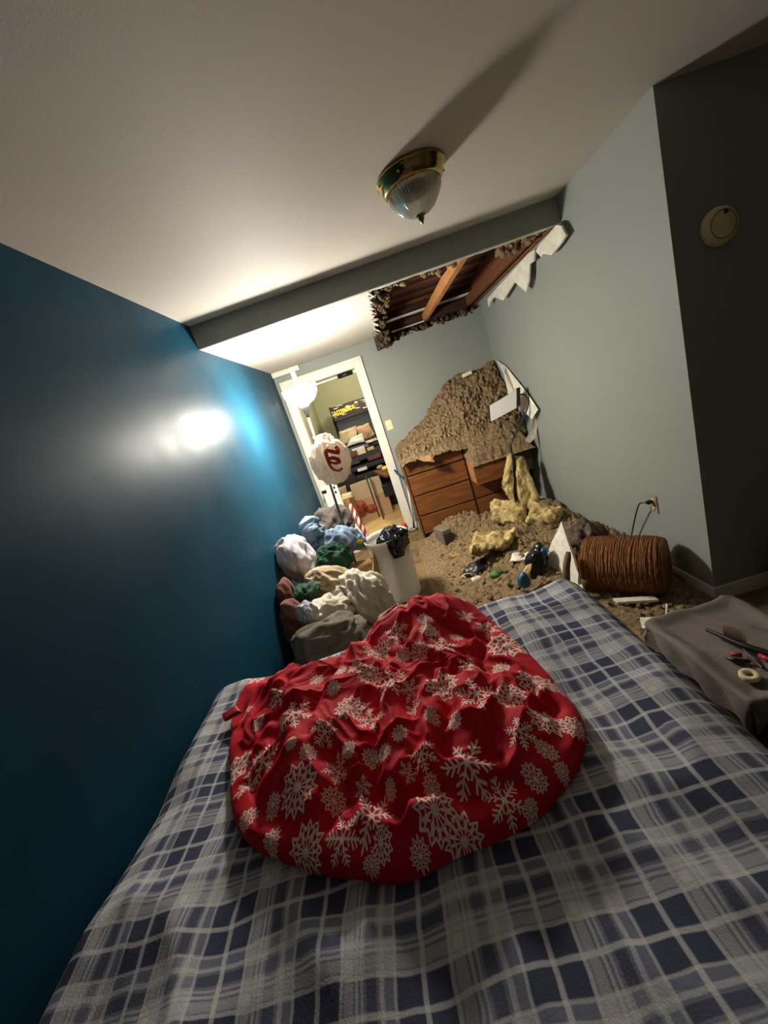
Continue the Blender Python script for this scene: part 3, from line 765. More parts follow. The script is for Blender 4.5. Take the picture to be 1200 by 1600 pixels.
# the two drawers hanging open in the right column
dw = under(dr, box('open_drawer', (XM+.012, 4.13, .49), (2.17, 4.16, .735), 'wood', bev=.004))
for lo, hi in (((XM+.012, 4.1605, .5), (XM+.03, DF+.019, .725)), ((2.15, 4.1605, .5), (2.168, DF+.019, .725)), ((XM+.031, 4.161, .51), (2.149, DF+.019, .52))):
    b = box('drawer_board', lo, hi, 'pine'); b.parent = dw; b.matrix_parent_inverse = dw.matrix_basis.inverted() if False else dr.matrix_basis.inverted() if False else Matrix()
    b.matrix_parent_inverse = Matrix()
under(dr, box('open_drawer', (2.20, 4.18, .47), (2.41, 4.21, .70), 'wood_gap', bev=.004))

TOPZ = DT+.026
backh = [(1.05, 1.02), (1.10, 1.06), (1.23, 1.13), (1.40, 1.21), (1.53, 1.28), (1.62, 1.38), (1.70, 1.46), (1.80, 1.53), (1.88, 1.575), (1.98, 1.61), (2.1, 1.62), (2.2, 1.61), (2.3, 1.62), (2.40, 1.66), (2.47, 1.64)]
def pile(x, y):
    t = (y-4.30)/(L-.02-4.30)
    zb = lerp_tab(backh, x)
    front = .955-.05*sm(1.9, 2.3, x)+.02*math.sin(x*17)
    p = front+(zb-front)*(t**.85)
    if t < .10: p -= (1-t/.10)**2*.06
    p = min(p, zb+.01)
    v = Vector((x, y, p))
    d = fnoise(v, 6, 3, 2)*.035+abs(fnoise(v, 15, 6, 4))*.042+fnoise(v, 42, 1, 4)*.024
    e = sm(0, .12, t)
    left = sm(1.08, 1.2, x)
    yy = y-d*.9*e-.05*sm(.12, 0, t)*0
    z = p+d*.8*min(1, left+.4)
    if y > 4.375 and x > 1.083: z = max(z, TOPZ+.012+abs(d)*.4)
    if x < 1.083: z = TOPZ-.06
    return (x+fnoise(v, 25, 8, 2)*.012, min(yy, L-.012), z)
pl = field('insulation_heap', 1.075, W-.02, 4.30, L-.02, .007, pile, 'insul')
tag(pl, 'heap of brown loose insulation sloping up the back wall over the dresser', 'insulation', kind='stuff')
def ledge(x, y):
    v = Vector((x, y, 0)); ex = min(x-1.77, 2.44-x, y-4.11, 4.44-y)
    h = .70+.15*sm(0, .08, ex)+.10*sm(4.15, 4.44, y)+(fnoise(v, 8, 2, 2)*.03+abs(fnoise(v, 18, 3, 4))*.035+fnoise(v, 48, 1, 4)*.014)*sm(0, .04, ex)
    return (x+fnoise(v, 22, 5, 2)*.01, y+fnoise(v, 22, 7, 2)*.012-.02*sm(.0, .1, ex), h)
le = field('insulation_heap', 1.77, 2.44, 4.10, 4.44, .0085, ledge, 'insul')
tag(le, 'brown insulation fallen onto the open dresser drawers', 'insulation', kind='stuff')
# fallen ceiling board leaning in the corner behind it
fb = prism('fallen_ceiling_board', [px(777, 563, x=2.455), px(790, 572, x=2.455), px(824, 614, x=2.45), px(841, 640, x=2.445), px(832, 654, x=2.42), px(815, 636, x=2.40), px(795, 614, x=2.39), px(788, 582, x=2.40)], (-.006, .010, -.004), 'paper')
tag(fb, 'pale fallen ceiling board leaning in the corner above the dresser', 'board')
tb = prism('torn_board', [px(840, 645, y=4.02), px(842, 655, y=4.02), px(836, 685, y=4.02), px(828, 692, y=4.02), px(821, 689, y=4.02), px(829, 672, y=4.02), px(832, 655, y=4.02)], (.0, .014, 0), 'gypsum')
tag(tb, 'ragged torn strip of board standing against the right wall beside the dresser', 'board')
pp = patch('torn_board_paper', [px(652, 716, y=4.24), px(676, 708, y=4.24), px(678, 722, y=4.22), px(660, 722, y=4.22)], .012, 'cardboard', None, 12, .008, 14, 4, ragged=.02)
tag(pp, 'tan scrap of torn board paper hanging over the dresser front', 'paper')
pt = box('drywall_chip', px(722, 587, y=4.80)-Vector((.0, .01, .018)), px(734, 582, y=4.80)+Vector((.02, .01, .012)), 'paper', rot=Matrix.Rotation(-.1, 3, 'Y'))
tag(pt, 'small white drywall chip on the crest of the insulation heap', 'drywall')
# panel lamp on a thin bent pole
pn = thing('panel_lamp', 'floor lamp with a flat pale panel head on a thin black bent pole', 'lamp', (2.2, 4.0, .1))
c4 = [px(765, 634, y=4.12), px(808, 609, y=4.00), px(808, 637, y=4.00), px(767, 659, y=4.12)]
under(pn, prism('panel_head', c4, (.006, .03, .0), 'panelwhite', bev=.002))
under(pn, prism('panel_frame', [px(807, 607, y=4.0), px(813, 605, y=4.0), px(813, 633, y=4.0), px(807, 638, y=4.0)], (.006, .045, 0), 'black', bev=.002))
under(pn, prism('panel_rim', [px(762, 635, y=4.13), px(766, 633, y=4.13), px(769, 660, y=4.13), px(765, 662, y=4.13)], (.006, .04, 0), 'wood_gap', bev=.002))
under(pn, tube('pole', [px(811, 618, y=4.02), px(817, 616, y=4.00), px(824, 621, y=3.99), px(825, 634, y=3.98), px(820, 648, y=3.98), px(809, 671, y=3.98), px(799, 691, y=3.98), px(799, 703, y=3.98), px(806, 740, y=3.98), px(816, 785, y=3.99)], .0085, 'black', seg=10))
under(pn, lathe('base', [(0, -.03), (.1, -.03), (.1, -.01), (.02, 0), (0, .01)], 'black', loc=px(816, 792, y=3.99), seg=24))
# yellow batts
b1 = patch('fibreglass_batt', [px(784, 762, y=3.95), px(802, 790, y=3.92), px(801, 706, y=4.02), px(793, 712, y=4.02)], .07, 'batt', None, 20, .03, 9, 2, .010)
tag(b1, 'narrow yellow fibreglass batt standing upright before the open drawer', 'insulation')
b2 = patch('fibreglass_batt', [px(810, 800, y=3.90), px(846, 782, y=3.88), px(818, 714, y=4.03), px(803, 712, y=4.03)], .07, 'batt', None, 20, .03, 9, 4, .010)
tag(b2, 'wide yellow fibreglass batt standing upright behind the black lamp pole', 'insulation')
b3 = patch('fibreglass_batt', [px(768, 808, y=3.55), px(818, 824, y=3.42), px(824, 788, y=3.66), px(766, 787, y=3.76)], .11, 'batt', None, 24, .05, 7, 5, .016)
tag(b3, 'folded yellow fibreglass batt lying on the debris left of the lamp pole', 'insulation')
b4 = patch('fibreglass_batt', [px(824, 822, y=3.40), px(872, 814, y=3.28), px(880, 794, y=3.40), px(828, 784, y=3.66)], .10, 'batt', None, 24, .05, 7, 8, .016)
tag(b4, 'folded yellow fibreglass batt lying against the right wall', 'insulation')
b5 = patch('fibreglass_batt', [px(734, 866, y=3.12), px(796, 852, y=3.14), px(812, 828, y=3.38), px(740, 836, y=3.38)], .08, 'batt', None, 24, .05, 9, 11, .016)
tag(b5, 'crushed yellow fibreglass batt half buried in the middle of the floor debris', 'insulation')
b6 = patch('fibreglass_batt', [px(806, 915, y=2.55), px(826, 912, y=2.55), px(830, 880, y=2.62), px(822, 884, y=2.62)], .05, 'batt', None, 16, .02, 9, 12, .006)
tag(b6, 'small yellow batt scrap beside the white drywall shard', 'insulation')

# ------------------------------------------------------------------ floor debris
def deb(x, y):
    h = .015
    for cx, cy, sx, sy, a in ((2.15, 3.85, .42, .42, .17), (1.55, 4.15, .30, .22, .17), (1.30, 4.05, .22, .28, .08), (1.75, 3.45, .40, .35, .13), (2.30, 3.0, .35, .5, .12), (1.75, 2.8, .35, .30, .06), (2.2, 2.6, .3, .3, .10)):
        h += a*math.exp(-((x-cx)/sx)**2-((y-cy)/sy)**2)
    v = Vector((x, y, 0)); ex = min(x-.98, 2.455-x+.2, y-1.62, 4.40-y+.1)
    e = sm(0, .25, ex)*sm(.95, 1.35, x+.25*(y-3.0)*.3+.1)
    h = h*e + (fnoise(v, 5, 1, 2)*.035+abs(fnoise(v, 12, 2, 4))*.05+fnoise(v, 40, 4, 4)*.020)*e*(.35+min(1, h*5))
    return (x+fnoise(v, 20, 7, 2)*.012, y+fnoise(v, 20, 8, 2)*.012, max(h, -.002)+.003)
de = field('insulation_debris', .98, W-.016, 1.62, 4.42, .0095, deb, 'insul')
tag(de, 'brown loose insulation and dust spread across the floor before the dresser', 'debris', kind='stuff')
def debz(x, y): return max(0, deb(x, y)[2])
cs = []
for _ in range(420):
    x, y = R_(1.15, 2.42), R_(1.9, 4.2); r = R_(.004, .018); cs.append(((x, y, debz(x, y)+r*.3), r))
o = crumbs('insulation_clumps', cs, 'insul', None, 8); tag(o, 'small clumps of loose insulation strewn over the floor debris', 'debris')
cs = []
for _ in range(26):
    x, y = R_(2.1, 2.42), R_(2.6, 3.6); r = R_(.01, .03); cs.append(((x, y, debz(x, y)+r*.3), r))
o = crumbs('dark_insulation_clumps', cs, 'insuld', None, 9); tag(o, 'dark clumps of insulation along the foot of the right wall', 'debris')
# drywall shard with a branch
sh = thing('drywall_shard', 'pointed white drywall shard standing at the foot of the bed', 'drywall', (1.9, 2.6, 0))
A, B_, C_ = px(877, 815, y=2.62), Vector((1.80, 2.87, .0)), Vector((1.905, 2.31, .0))
def rag(p, q, n, a): return [p.lerp(q, i/n)+Vector((R_(-a, a), 0, R_(-a, a))) for i in range(1, n)]
under(sh, prism('board', [A]+rag(A, C_, 9, .006)+[C_, B_]+rag(B_, A, 6, .003), (.015, .004, -.003), 'gypsum'))
under(sh, prism('paper_edge', [A+Vector((.0, .004, 0)), A+Vector((.006, .010, .004)), B_+Vector((.006, .010, 0)), B_+Vector((0, .004, 0))], (.012, .002, 0), 'branch'))
under(sh, patch('torn_face_paper', [px(903, 915, y=2.34), px(916, 910, y=2.32), px(912, 868, y=2.40), px(902, 882, y=2.36)], .02, 'paper', None, 12, .02, 14, 6, ragged=.01))
br = tube('branch', [px(886, 945, y=2.36), px(885, 890, y=2.36), px(887, 872, y=2.37), px(888, 862, y=2.38)], [.024, .022, .021, .014], 'branch', None, 12)
tag(br, 'broken grey branch stub standing before the white drywall shard', 'branch')
dk = heap('dusty_cloth', px(920, 848, y=2.72), (.13, .10, .15), 'darkcloth', seed=4, fold=.5, fs=8, fine=.08, stretch=(1, 1, .6))
tag(dk, 'dark dusty crumpled cloth between the drywall shard and the brown basket', 'cloth')
# overturned basket
ba = thing('wicker_basket', 'brown woven basket lying on its side by the right wall', 'basket', (2.2, 2.45, 0))
a0, a1 = Vector((2.02, 2.47, .19)), Vector((2.345, 2.17, .19)); ln = (a1-a0).length
prof = [(0, .02), (.145, .02), (.162, .0), (.172, .01), (.176, ln*.25), (.178, ln*.5), (.176, ln*.8), (.168, ln*.93), (.15, ln*.985), (.12, ln), (0, ln)]
bk = under(ba, lathe('woven_body', prof, 'wicker', loc=a0, axis=a1-a0, seg=64))
dirn = (a1-a0).normalized(); sd = dirn.cross(Vector((0, 0, 1))).normalized(); upv = sd.cross(dirn)
for k in range(64):
    f = (k+.5)/64; rr = lerp_tab([(0, .174), (.25, .1785), (.5, .1805), (.8, .1785), (.93, .171), (1, .156)], f); sk = R_(-.015, .015)
    pts = [a0+dirn*(.01+f*(ln*.975)+sk*math.cos(i*math.pi/12)+R_(-.003, .003))+(sd*math.cos(i*math.pi/12)+upv*math.sin(i*math.pi/12))*(rr+R_(-.002, .003)) for i in range(24)]
    under(ba, tube('cane_ring', pts+pts[:1], .0034, 'wicker', seg=5, smooth_path=False))
# small debris on the floor
gb = thing('grey_block', 'small grey block with a dark end on the insulation by the dresser', 'block', (1.28, 3.95, .08))
gp = px(694, 838, y=3.86)
under(gb, box('body', gp+Vector((-.05, -.05, -.08)), gp+Vector((.05, .16, .075)), 'greyplastic', bev=.004, rot=Matrix.Rotation(.3, 3, 'Z')))
under(gb, box('dark_end', gp+Vector((-.046, -.062, -.07)), gp+Vector((.046, -.0502, .04)), 'darkgrey', bev=.003, rot=Matrix.Rotation(.3, 3, 'Z'), org=gp+Vector((0, .055, 0))))
kb = heap('black_cloth', px(748, 887, z=.06), (.15, .09, .05), 'black', seed=6, fold=.5, fs=9, rot=(0, 0, .5), sub=4)
tag(kb, 'black crumpled cloth on the floor debris behind the comforter', 'cloth')
gr = heap('green_scrap', px(776, 897, z=.07), (.05, .035, .03), 'greenbit', seed=8, fold=.5, fs=20, sub=3); tag(gr, 'small bright green scrap on the floor debris', 'scrap')
gr = heap('green_leafy_scrap', px(772, 912, z=.04), (.06, .035, .02), 'greenfab', seed=3, fold=.5, fs=20, sub=3); tag(gr, 'dark green scrap just behind the comforter edge', 'scrap')
gr = heap('yellow_scrap', px(789, 868, z=.10), (.022, .02, .018), 'yellowtext', seed=5, fold=.5, fs=20, sub=3); tag(gr, 'tiny yellow scrap in the middle of the floor debris', 'scrap')
gr = patch('clear_plastic_film', [px(795, 878, z=.12), px(828, 876, z=.12), px(830, 862, z=.13), px(800, 866, z=.13)], .02, 'paper', None, 14, .02, 14, 7, ragged=.015); tag(gr, 'pale crumpled plastic film on the floor debris', 'plastic')
gr = heap('blue_and_black_bag', px(838, 882, y=2.72), (.06, .06, .15), 'blackbag', seed=7, fold=.5, fs=9, sub=4, rot=(0, .35, 0)); tag(gr, 'black plastic bag slumped left of the white drywall shard', 'bag')
gr = heap('blue_wrapper', px(818, 906, y=2.45), (.03, .03, .05), 'blue', seed=2, fold=.5, fs=16, sub=3); tag(gr, 'small blue wrapper at the foot of the bed', 'wrapper')
gr = heap('blue_scrap', px(850, 862, y=2.68), (.028, .028, .03), 'blue', seed=12, fold=.3, fs=16, sub=3); tag(gr, 'small blue scrap on the black plastic bag', 'scrap')
for k, (u, v, z, l) in enumerate(((745, 905, .04, 'pale paper scrap nearest the red comforter'), (728, 900, .05, 'yellowish paper scrap left of the black cloth'), (715, 868, .05, 'pale scrap on the insulation left of the black cloth'), (790, 915, .04, 'pale crumpled scrap beside the dark green scrap'))):
    p = px(u, v, z=z); s = heap('paper_scrap', p, (R_(.03, .05), .025, .02), ('paper', 'batt', 'batt', 'paper')[k], seed=k+20, fold=.6, fs=20, sub=3); tag(s, l, 'scrap', 'paper scraps on the debris')
wp = [px(958, 938, z=.06), px(1022, 934, z=.06), px(1030, 940, z=.05), px(965, 944, z=.05)]
s = prism('drywall_strip', wp, (0, 0, .014), 'gypsum'); tag(s, 'narrow white drywall strip in front of the brown basket', 'drywall')
s = prism('drywall_scrap', [px(1000, 968, z=.05), px(1042, 966, z=.05), px(1044, 980, z=.05), px(1004, 985, z=.05)], (0, 0, .013), 'gypsum'); tag(s, 'flat white drywall scrap between the bed and the nightstand', 'drywall')
s = prism('pointed_scrap', [px(1041, 968, y=1.75), px(1050, 972, y=1.75), px(1043, 944, y=1.75)], (0, .01, 0), 'gypsum'); tag(s, 'small pointed white scrap standing up beside the nightstand', 'drywall')

# ------------------------------------------------------------------ grabber, red ball by the door
gt = thing('reacher_tool', 'white reacher tool with black ends leaning between doorway and dresser', 'tool', (1.03, 4.82, 0))
under(gt, tube('shaft', [px(636, 757, y=4.82), px(646, 815, y=4.80)], .009, 'white', seg=8))
under(gt, tube('handle', [px(632, 737, y=4.83), px(636, 757, y=4.82)], .016, 'black', seg=10))
under(gt, tube('trigger_arm', [px(632, 747, y=4.83), px(622, 741, y=4.84), px(616, 734, y=4.84)], .012, 'blue', seg=8))
jz = px(646, 815, y=4.80)
under(gt, tube('neck', [jz, px(647, 824, y=4.79)], .012, 'black', seg=8))
ring = [px(647+7.5*math.sin(a), 830-5.5*math.cos(a), y=4.78) for a in [i*2*math.pi/14 for i in range(15)]]
under(gt, tube('claw', ring, .006, 'black', seg=6, smooth_path=False))
rb = heap('red_ball', px(631, 821, y=4.86), (.035, .03, .04), 'red', seed=2, fold=.15, fs=10, sub=3); tag(rb, 'small red ball beside the foot of the door frame', 'ball')

# ------------------------------------------------------------------ waste bin
BC = Vector((.75, 3.22, 0))
tc_ = thing('waste_bin', 'tall white plastic waste bin with a black liner', 'bin', BC)
under(tc_, lathe('bucket', [(0, 0), (.142, 0), (.149, .01), (.178, .55), (.188, .555), (.190, .565), (.186, .57), (.175, .565), (.171, .545), (.142, .03), (0, .02)], 'binplastic', loc=BC, seg=56))
under(tc_, heap('black_liner', BC+Vector((.045, -.03, .51)), (.115, .12, .09), 'blackbag', seed=3, fold=.5, fs=8, sub=5))
under(tc_, patch('liner_overhang', [BC+Vector((.02, -.197, .42)), BC+Vector((.11, -.167, .41)), BC+Vector((.17, -.10, .57)), BC+Vector((.00, -.193, .57))], .012, 'blackbag', None, 18, .012, 14, 6, bow=.024))
under(tc_, tube('bag_knot', [BC+Vector((.10, -.10, .565)), BC+Vector((.15, -.13, .595)), BC+Vector((.195, -.13, .58))], [.03, .03, .015], 'blackbag', seg=12))

# ------------------------------------------------------------------ laundry
cb = thing('cardboard_box', 'brown cardboard box under the heap of laundry', 'box', (.34, 2.95, 0))
under(cb, box('carton', (.06, 2.55, 0), (.62, 3.16, .44), 'cardboard', bev=.004))
under(cb, box('flap', (.6205, 2.57, .40), (.632, 3.14, .52), 'cardboard', bev=.003))
def cloth(name, u, v, y, rad, material, label, **kw):
    o = heap(name, px(u, v, y=y), rad, material, **kw); return tag(o, label, 'clothing', 'laundry heap by the wall')
cloth('fleece_jacket', 520, 822, 3.60, (.17, .16, .15), 'jacket', 'dark brown jacket at the top back of the laundry heap', seed=3, fold=.4, fs=6, stretch=(1, 1, 1.6))
cloth('denim_jeans', 532, 845, 3.22, (.22, .12, .105), 'denim', 'faded blue denim garment across the top of the laundry heap', seed=5, fold=.5, fs=7, stretch=(1.3, 1, .5), rot=(0, .28, 0))
cloth('denim_sleeve', 487, 828, 3.15, (.085, .09, .09), 'denim', 'faded blue denim bundle touching the teal wall', seed=9, fold=.45, fs=9)
cloth('pajama_shirt', 466, 872, 2.78, (.105, .12, .15), 'pale', 'pale pink and blue cotton bundle against the teal wall', seed=7, fold=.45, fs=8, stretch=(1, 1, .6), rot=(0, -.2, 0))
cloth('green_shirt', 520, 873, 2.85, (.15, .12, .105), 'greenfab', 'dark green shirt in the middle of the laundry heap', seed=11, fold=.55, fs=9, stretch=(1.3, 1, .5))
cloth('green_hem', 478, 925, 2.42, (.09, .08, .05), 'greenfab', 'dark green cloth end poking out under the khaki trousers', seed=13, fold=.4, fs=9)
cloth('khaki_trousers', 518, 908, 2.52, (.17, .10, .075), 'khaki', 'khaki trousers lying across the middle of the laundry heap', seed=15, fold=.5, fs=7, stretch=(.6, 1, 1.4), rot=(0, .42, 0))
cloth('white_sheet', 566, 940, 2.44, (.15, .14, .19), 'whitefab', 'cream white sheet spilling over the right side of the laundry heap', seed=17, fold=.5, fs=6, stretch=(1.3, 1, .6), rot=(0, -.3, 0))
cloth('white_sheet_end', 520, 958, 2.28, (.13, .10, .09), 'whitefab', 'cream white cloth end above the olive blanket', seed=18, fold=.5, fs=7, stretch=(1.3, 1, .6))
cloth('brown_fleece', 452, 935, 2.45, (.06, .10, .14), 'pinkbrown', 'upper reddish brown fleece fold against the teal wall', seed=19, fold=.3, fs=6)
cloth('brown_fleece_sleeve', 462, 975, 2.22, (.07, .09, .16), 'pinkbrown', 'lower reddish brown fleece fold beside the olive blanket', seed=21, fold=.3, fs=6)
cloth('blue_print_cloth', 480, 958, 2.14, (.055, .05, .07), 'paleblue', 'small pale blue print cloth in front of the laundry heap', seed=23, fold=.4, fs=12)
cloth('olive_blanket', 515, 1002, 1.98, (.20, .15, .13), 'olive', 'olive grey blanket heaped just beyond the foot of the bed', seed=25, fold=.4, fs=5, stretch=(.6, 1, 1.6), rot=(0, -.1, 0))
for u, v, l in ((540, 858, 'neon yellow fabric scrap beside the lamp pole on the laundry'), (562, 846, 'neon yellow fabric scrap beside the waste bin rim')):
    s = heap('yellow_strap', px(u, v, y=3.06), (.028, .02, .018), 'yellow', seed=u, fold=.3, fs=14, sub=3); tag(s, l, 'strap', 'neon yellow straps in the laundry')
us_ = heap('laundry_bundle', (.33, 2.22, .19), (.30, .30, .24), 'olive', seed=31, fold=.2, fs=5, floor=.0); tag(us_, 'dark bundle of laundry on the floor under the olive blanket', 'clothing', 'laundry heap by the wall')
# white panel and striped roll in the doorway
wpn = thing('white_barrier', 'white upright barrier with dark latch slots in the doorway', 'barrier', (.23, 4.72, 0))
under(wpn, box('board', (.11, 4.70, 0), (.225, 4.73, .90), 'white', bev=.003))
under(wpn, box('post', (.2255, 4.69, 0), (.30, 4.735, .935), 'white', bev=.004))
for z in (.86, .80): under(wpn, box('slot', (.25, 4.685, z-.018), (.272, 4.6895, z+.012), 'black'))
under(wpn, box('latch', (.10, 4.68, .83), (.16, 4.6995, .86), 'black', bev=.004))
pa, pb_ = px(546, 788, y=4.52), px(573, 838, y=4.44); pb_ = pa+(pb_-pa)*((pa.z-.03)/(pa.z-pb_.z))
tpt = tube('striped_roll', [pa, pb_], .026, 'stripe', None, 16, False, True)
tag(tpt, 'red and white striped roll leaning in the doorway', 'roll')
tp2 = prism('grey_board', [px(520, 778, y=4.56), px(527, 776, y=4.56), px(568, 836, y=4.48), px(561, 838, y=4.48)], (0, .03, 0), 'white'); tag(tp2, 'long pale board leaning beside the striped roll', 'board')

# ------------------------------------------------------------------ nightstand at right
ns = thing('nightstand', 'low nightstand under a grey cloth beside the bed', 'nightstand', (1.95, 1.22, 0))
NZ = .415
under(ns, box('cabinet', (1.79, 1.0, .03), (2.11, 1.44, NZ-.005), 'wood_gap', bev=.006))
for x in (1.80, 2.07):
    for y in (1.01, 1.40): under(ns, box('foot', (x, y, 0), (x+.03, y+.03, .0295), 'wood_gap'))
def ncloth(x, y):
    bx, by = min(max(x, 1.78), 2.12), min(max(y, .985), 1.45); d = math.hypot(x-bx, y-by); v = Vector((x, y, 0))
    ee = min(bx-1.78, 2.12-bx, by-.985, 1.45-by)
    z = NZ+.004+(.014*sm(.05, 0, ee)+.016*max(0, ridge(Vector((x+y*.6, y*.4-x*.3, 0)), 5, 4, 2)-.45))
    r = .015; a = min(d/r, math.pi/2)
    k = (1/d if d > 1e-6 else 0)
    fl = .012*math.sin((x-y)*38)*sm(.02, .08, d)
    X, Y = bx+(x-bx)*k*(r*math.sin(a)+fl), by+(y-by)*k*(r*math.sin(a)+fl)
    return (X, Y, z-r*(1-math.cos(a))-max(0, d-r*1.57))
nc = field('table_cloth', 1.66, 2.25, .88, 1.57, .01, ncloth, 'greycloth')
tag(nc, 'rumpled grey cloth draped over the nightstand', 'cloth')
NT_ = NZ+.022
rg = lathe('white_tape_roll', [(.013, .0), (.025, 0), (.0265, .002), (.0265, .012), (.025, .014), (.013, .014), (.012, .012), (.012, .002), (.013, 0)], 'cream', None, 36, (px(1171, 1058, z=NT_)))
tag(rg, 'small white ring shaped roll on the grey cloth', 'roll')
def tool(name, pts, r, m_, label, cat): return tag(tube(name, [px(u, v, z=NT_+dz) for u, v, dz in pts], r, m_), label, cat)
pn_ = thing('hair_brush', 'dark long handled brush with bristles on the grey cloth', 'brush', px(1150, 1000, z=NT_))
under(pn_, tube('handle', [px(1104, 984, z=NT_+.01), px(1130, 995, z=NT_+.012), px(1165, 1010, z=NT_+.012), px(1215, 1026, z=NT_+.012)], [.006, .008, .012, .012], 'black', seg=10))
for k in range(16):
    f = k/15; a = px(1132+34*f, 994+14*f, z=NT_+.018); under(pn_, tube('bristle', [a, a+Vector((.012, .02, .026+.012*math.sin(f*3.1)))], .0022, 'branch', seg=5))
tool('folding_knife', [(1135, 1027, .006), (1150, 1032, .008), (1172, 1034, .006)], [.005, .010, .006], 'black', 'black folding knife on the grey cloth', 'knife')
tool('red_marker', [(1142, 1022, .008), (1160, 1024, .008)], [.008, .008], 'redprint', 'short red tool handle behind the folding knife', 'tool')
tool('metal_tweezers', [(1150, 1004, .004), (1170, 1022, .004), (1190, 1042, .004)], [.003, .003, .003], 'steel', 'thin metal tweezers lying across the grey cloth', 'tweezers')
tool('metal_key', [(1168, 1028, .004), (1182, 1036, .004), (1192, 1044, .004)], [.004, .004, .004], 'steel', 'small metal rod beside the folding knife', 'rod')
tool('red_pen', [(1186, 1024, .006), (1215, 1036, .006)], [.008, .008], 'redprint', 'red pen at the right edge of the grey cloth', 'pen')
dkb = heap('dark_bag', (2.90, 1.72, .18), (.2, .2, .26), 'blackbag', seed=44, fold=.3, fs=5, floor=.004); tag(dkb, 'dark bag standing in the shadows by the right baseboard', 'bag')

# ------------------------------------------------------------------ things in the far room
AY = 6.45
ac = thing('arcade_cabinet', 'black arcade cabinet with a lit yellow title on its marquee', 'arcade cabinet', (.63, AY+.3, 0))
ac['label'] = 'black arcade cabinet with yellow title lettering on its marquee'
AX0, AX1 = .335, .925
prof = [(AY-.02, 1.60), (AY+.02, 1.79), (AY+.62, 1.79), (AY+.62, 0), (AY+.02, 0), (AY+.02, .78), (AY-.16, .86), (AY-.16, .92), (AY+.06, 1.02), (AY+.14, 1.52)]
for x in (AX0, AX1-.02): under(ac, prism('side_panel', [(x, y, z) for y, z in prof], (.02, 0, 0), 'arcade'))
mq = under(ac, prism('marquee', [(AX0+.021, AY-.015, 1.605), (AX1-.021, AY-.015, 1.605), (AX1-.021, AY+.02, 1.775), (AX0+.021, AY+.02, 1.775)], (0, .02, 0), 'marquee'))
under(ac, box('speaker_shelf', (AX0+.021, AY+.02, 1.56), (AX1-.021, AY+.2, 1.60), 'arcade'))
under(ac, prism('screen', [(AX0+.021, AY+.17, 1.55), (AX1-.021, AY+.17, 1.55), (AX1-.021, AY+.08, 1.03), (AX0+.021, AY+.08, 1.03)], (0, .02, 0), 'black'))
under(ac, prism('control_panel', [(AX0+.021, AY-.15, .90), (AX1-.021, AY-.15, .90), (AX1-.021, AY+.06, 1.01), (AX0+.021, AY+.06, 1.01)], (0, .0, -.03), 'arcade'))
under(ac, box('front_panel', (AX0+.021, AY+.04, .0), (AX1-.021, AY+.06, .80), 'arcade'))
under(ac, box('back_panel', (AX0+.021, AY+.58, .0), (AX1-.021, AY+.6, 1.78), 'arcade'))
under(ac, box('bezel_slot', (AX0+.08, AY+.155, 1.49), (AX1-.16, AY+.165, 1.505), 'darkgrey'))
fc = bpy.data.curves.new('lettering', 'FONT'); fc.body = 'ASTEROIDS'; fc.size = .085; fc.extrude = .002; fc.offset = .0025
fo = bpy.data.objects.new('lettering_curve', fc); COL.objects.link(fo); bpy.context.view_layer.update()
fm = bpy.data.meshes.new_from_object(fo.evaluated_get(bpy.context.evaluated_depsgraph_get())); bpy.data.objects.remove(fo)
fm.materials.clear()
wd = max(v.co.x for v in fm.vertices)
for v in fm.vertices:
    k = v.co.x/wd; s = 1.25-.35*k
    xq, yq = k*.34, v.co.y*s+.012+k*.03
    v.co = Vector((AX0+.05+xq, AY-.0185+yq*.2-v.co.z, 1.62+yq))
lt = under(ac, link('lettering', fm, 'yellowtext', None, False)); lt['label'] = 'yellow title lettering'
def pk(name, pts, y, material, label, cat, n=10, t=.05, amp=.02, sd=1, ragged=.01, grp='clutter on the arcade cabinet'):
    o = patch(name, [px(u, v, y=y) for u, v in pts], t, material, None, n, amp, 12, sd, ragged=ragged); return tag(o, label, cat, grp)
pk('brown_paper_bag', [(530, 698), (560, 688), (556, 664), (529, 675)], AY-.02, 'beigebox', 'crumpled tan paper bag on the left of the arcade controls', 'bag', sd=2)
pk('tan_paper_bag', [(566, 690), (587, 680), (576, 660), (553, 668)], AY+.0, 'pinkbox', 'crumpled pinkish paper bag on the right of the arcade controls', 'bag', sd=3)
pk('grey_plastic_bag', [(540, 699), (571, 690), (566, 677), (548, 684)], AY-.10, 'white', 'grey white plastic bag in front of the tan paper bags', 'bag', sd=4)
pk('white_napkin', [(573, 694), (592, 686), (588, 684), (570, 690)], AY-.14, 'cream', 'white napkin hanging from the edge of the arcade controls', 'paper', sd=5)
for k, (u, v, w, h, m_, l) in enumerate(((549, 710, 9, 4, 'maroon', 'maroon case on the front of the arcade clutter'), (565, 706, 6, 3.2, 'cream', 'white card among the black cases'), (579, 701, 5, 2, 'beigebox', 'small beige card right of the white card'), (552, 722, 9, 4, 'darkgrey', 'dark grey case under the maroon case'), (585, 714, 10, 3, 'maroon', 'long maroon case right of the dark grey case'), (566, 733, 7, 2.2, 'white', 'white strip on the lowest black case'), (560, 702, 9, 2.2, 'white', 'white strip above the maroon case'))):
    o = box('case', px(u, v, y=AY-.36)+Vector((-w*.0105, 0, -h*.0105)), px(u, v, y=AY-.36)+Vector((w*.0105, .05, h*.0105)), m_, bev=.003); tag(o, l, 'case', 'cases stacked before the arcade')
st = thing('storage_rack', 'black rack of cases standing in front of the arcade cabinet', 'rack', (.66, AY-.12, 0))
p0 = px(545, 700, y=AY-.15); 
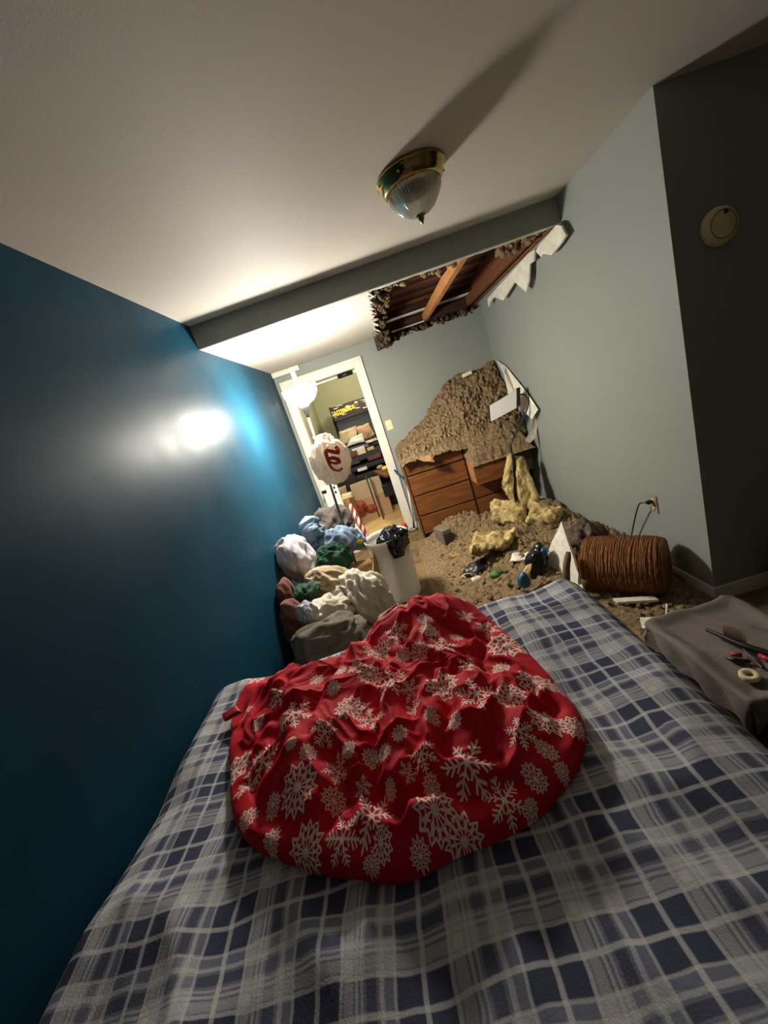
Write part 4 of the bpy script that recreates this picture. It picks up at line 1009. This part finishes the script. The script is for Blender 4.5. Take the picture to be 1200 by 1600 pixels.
for k, z in enumerate((.62, .76, .90)): under(st, box('rack_shelf', (.37, AY-.30, z), (.95, AY-.175, z+.07), 'arcade', bev=.004))
for x in (.37, .93): under(st, box('upright', (x, AY-.27, 0), (x+.02, AY-.25, .9), 'black'))
bx_ = box('beige_carton', (.29, 6.02, .34), (.76, 6.22, .60), 'beigebox', bev=.004); tag(bx_, 'upper beige carton below the arcade cabinet', 'box')
bx_ = box('pink_carton', (.27, 6.0, 0), (.80, 6.26, .338), 'pinkbox', bev=.004); tag(bx_, 'lower pinkish carton on the far room floor', 'box')
bx_ = box('black_case', px(600, 771, y=5.95)+Vector((0, 0, -.06)), px(622, 751, y=5.95)+Vector((0, .2, 0)), 'black', bev=.006); tag(bx_, 'black case under the folding table', 'case')
bx_ = box('black_box', px(533, 775, y=6.1)+Vector((.04, 0, 0)), px(552, 742, y=6.1)+Vector((.02, .15, 0)), 'black', bev=.004); tag(bx_, 'black box left of the beige carton', 'box')
bx_ = box('tan_box', (.06, 5.25, 0), (.31, 5.85, .55), 'cardboard', bev=.004); tag(bx_, 'tan box under the cream cushion behind the white barrier', 'box')
pk('white_cushion', [(533, 782), (552, 776), (549, 769), (533, 772)], 5.4, 'cream', 'cream cushion beside the white barrier in the doorway', 'cushion', t=.12, sd=9, ragged=0, grp=None)
pk('tan_cushion', [(528, 770), (543, 772), (540, 758), (527, 763)], 5.62, 'khaki', 'tan folded cloth behind the cream cushion', 'cloth', t=.10, sd=10, ragged=0, grp=None)
ro = heap('red_netting', px(560, 792, y=5.9), (.12, .1, .09), 'coral', seed=5, fold=.5, fs=12, sub=4); tag(ro, 'heap of orange red netting on the far floor', 'netting')
ro = heap('orange_netting', px(580, 794, y=6.0), (.10, .08, .045), 'coral', seed=7, fold=.5, fs=12, sub=4); tag(ro, 'small orange netting scrap right of the red heap', 'netting')
ft = thing('folding_table', 'brown folding table with thin metal legs in the far room', 'table', (.9, 5.9, 0))
q0, q1 = Vector((.70, 6.02, .70)), Vector((.86, 5.30, .70))
under(ft, prism('table_top', [q0, q1, q1+Vector((.55, .1, 0)), q0+Vector((.55, .1, 0))], (0, 0, -.03), 'oldwood'))
for a, b in ((px(584, 744, y=6.0), px(586, 787, y=6.0)), (px(590, 742, y=5.8), px(594, 794, y=5.8))):
    b.z = 0.0; a = Vector((b.x+.0, b.y, .67)); under(ft, tube('leg', [a, b], .011, 'steel', seg=8))
for x, y in ((1.3, 5.45), (1.22, 6.0)): under(ft, tube('leg', [(x, y, .67), (x, y, 0)], .011, 'steel', seg=8))
for u, v, y, m_, l in ((604, 739, 5.75, 'yellowtext', 'yellow packet on the folding table'), (594, 731, 6.0, 'khaki', 'tan paper heap on the folding table')):
    p = px(u, v, y=y); p.z = .73; s = heap('packet', p, (.05, .05, .028), m_, seed=u, fold=.3, fs=12, sub=3); tag(s, l, 'packet')
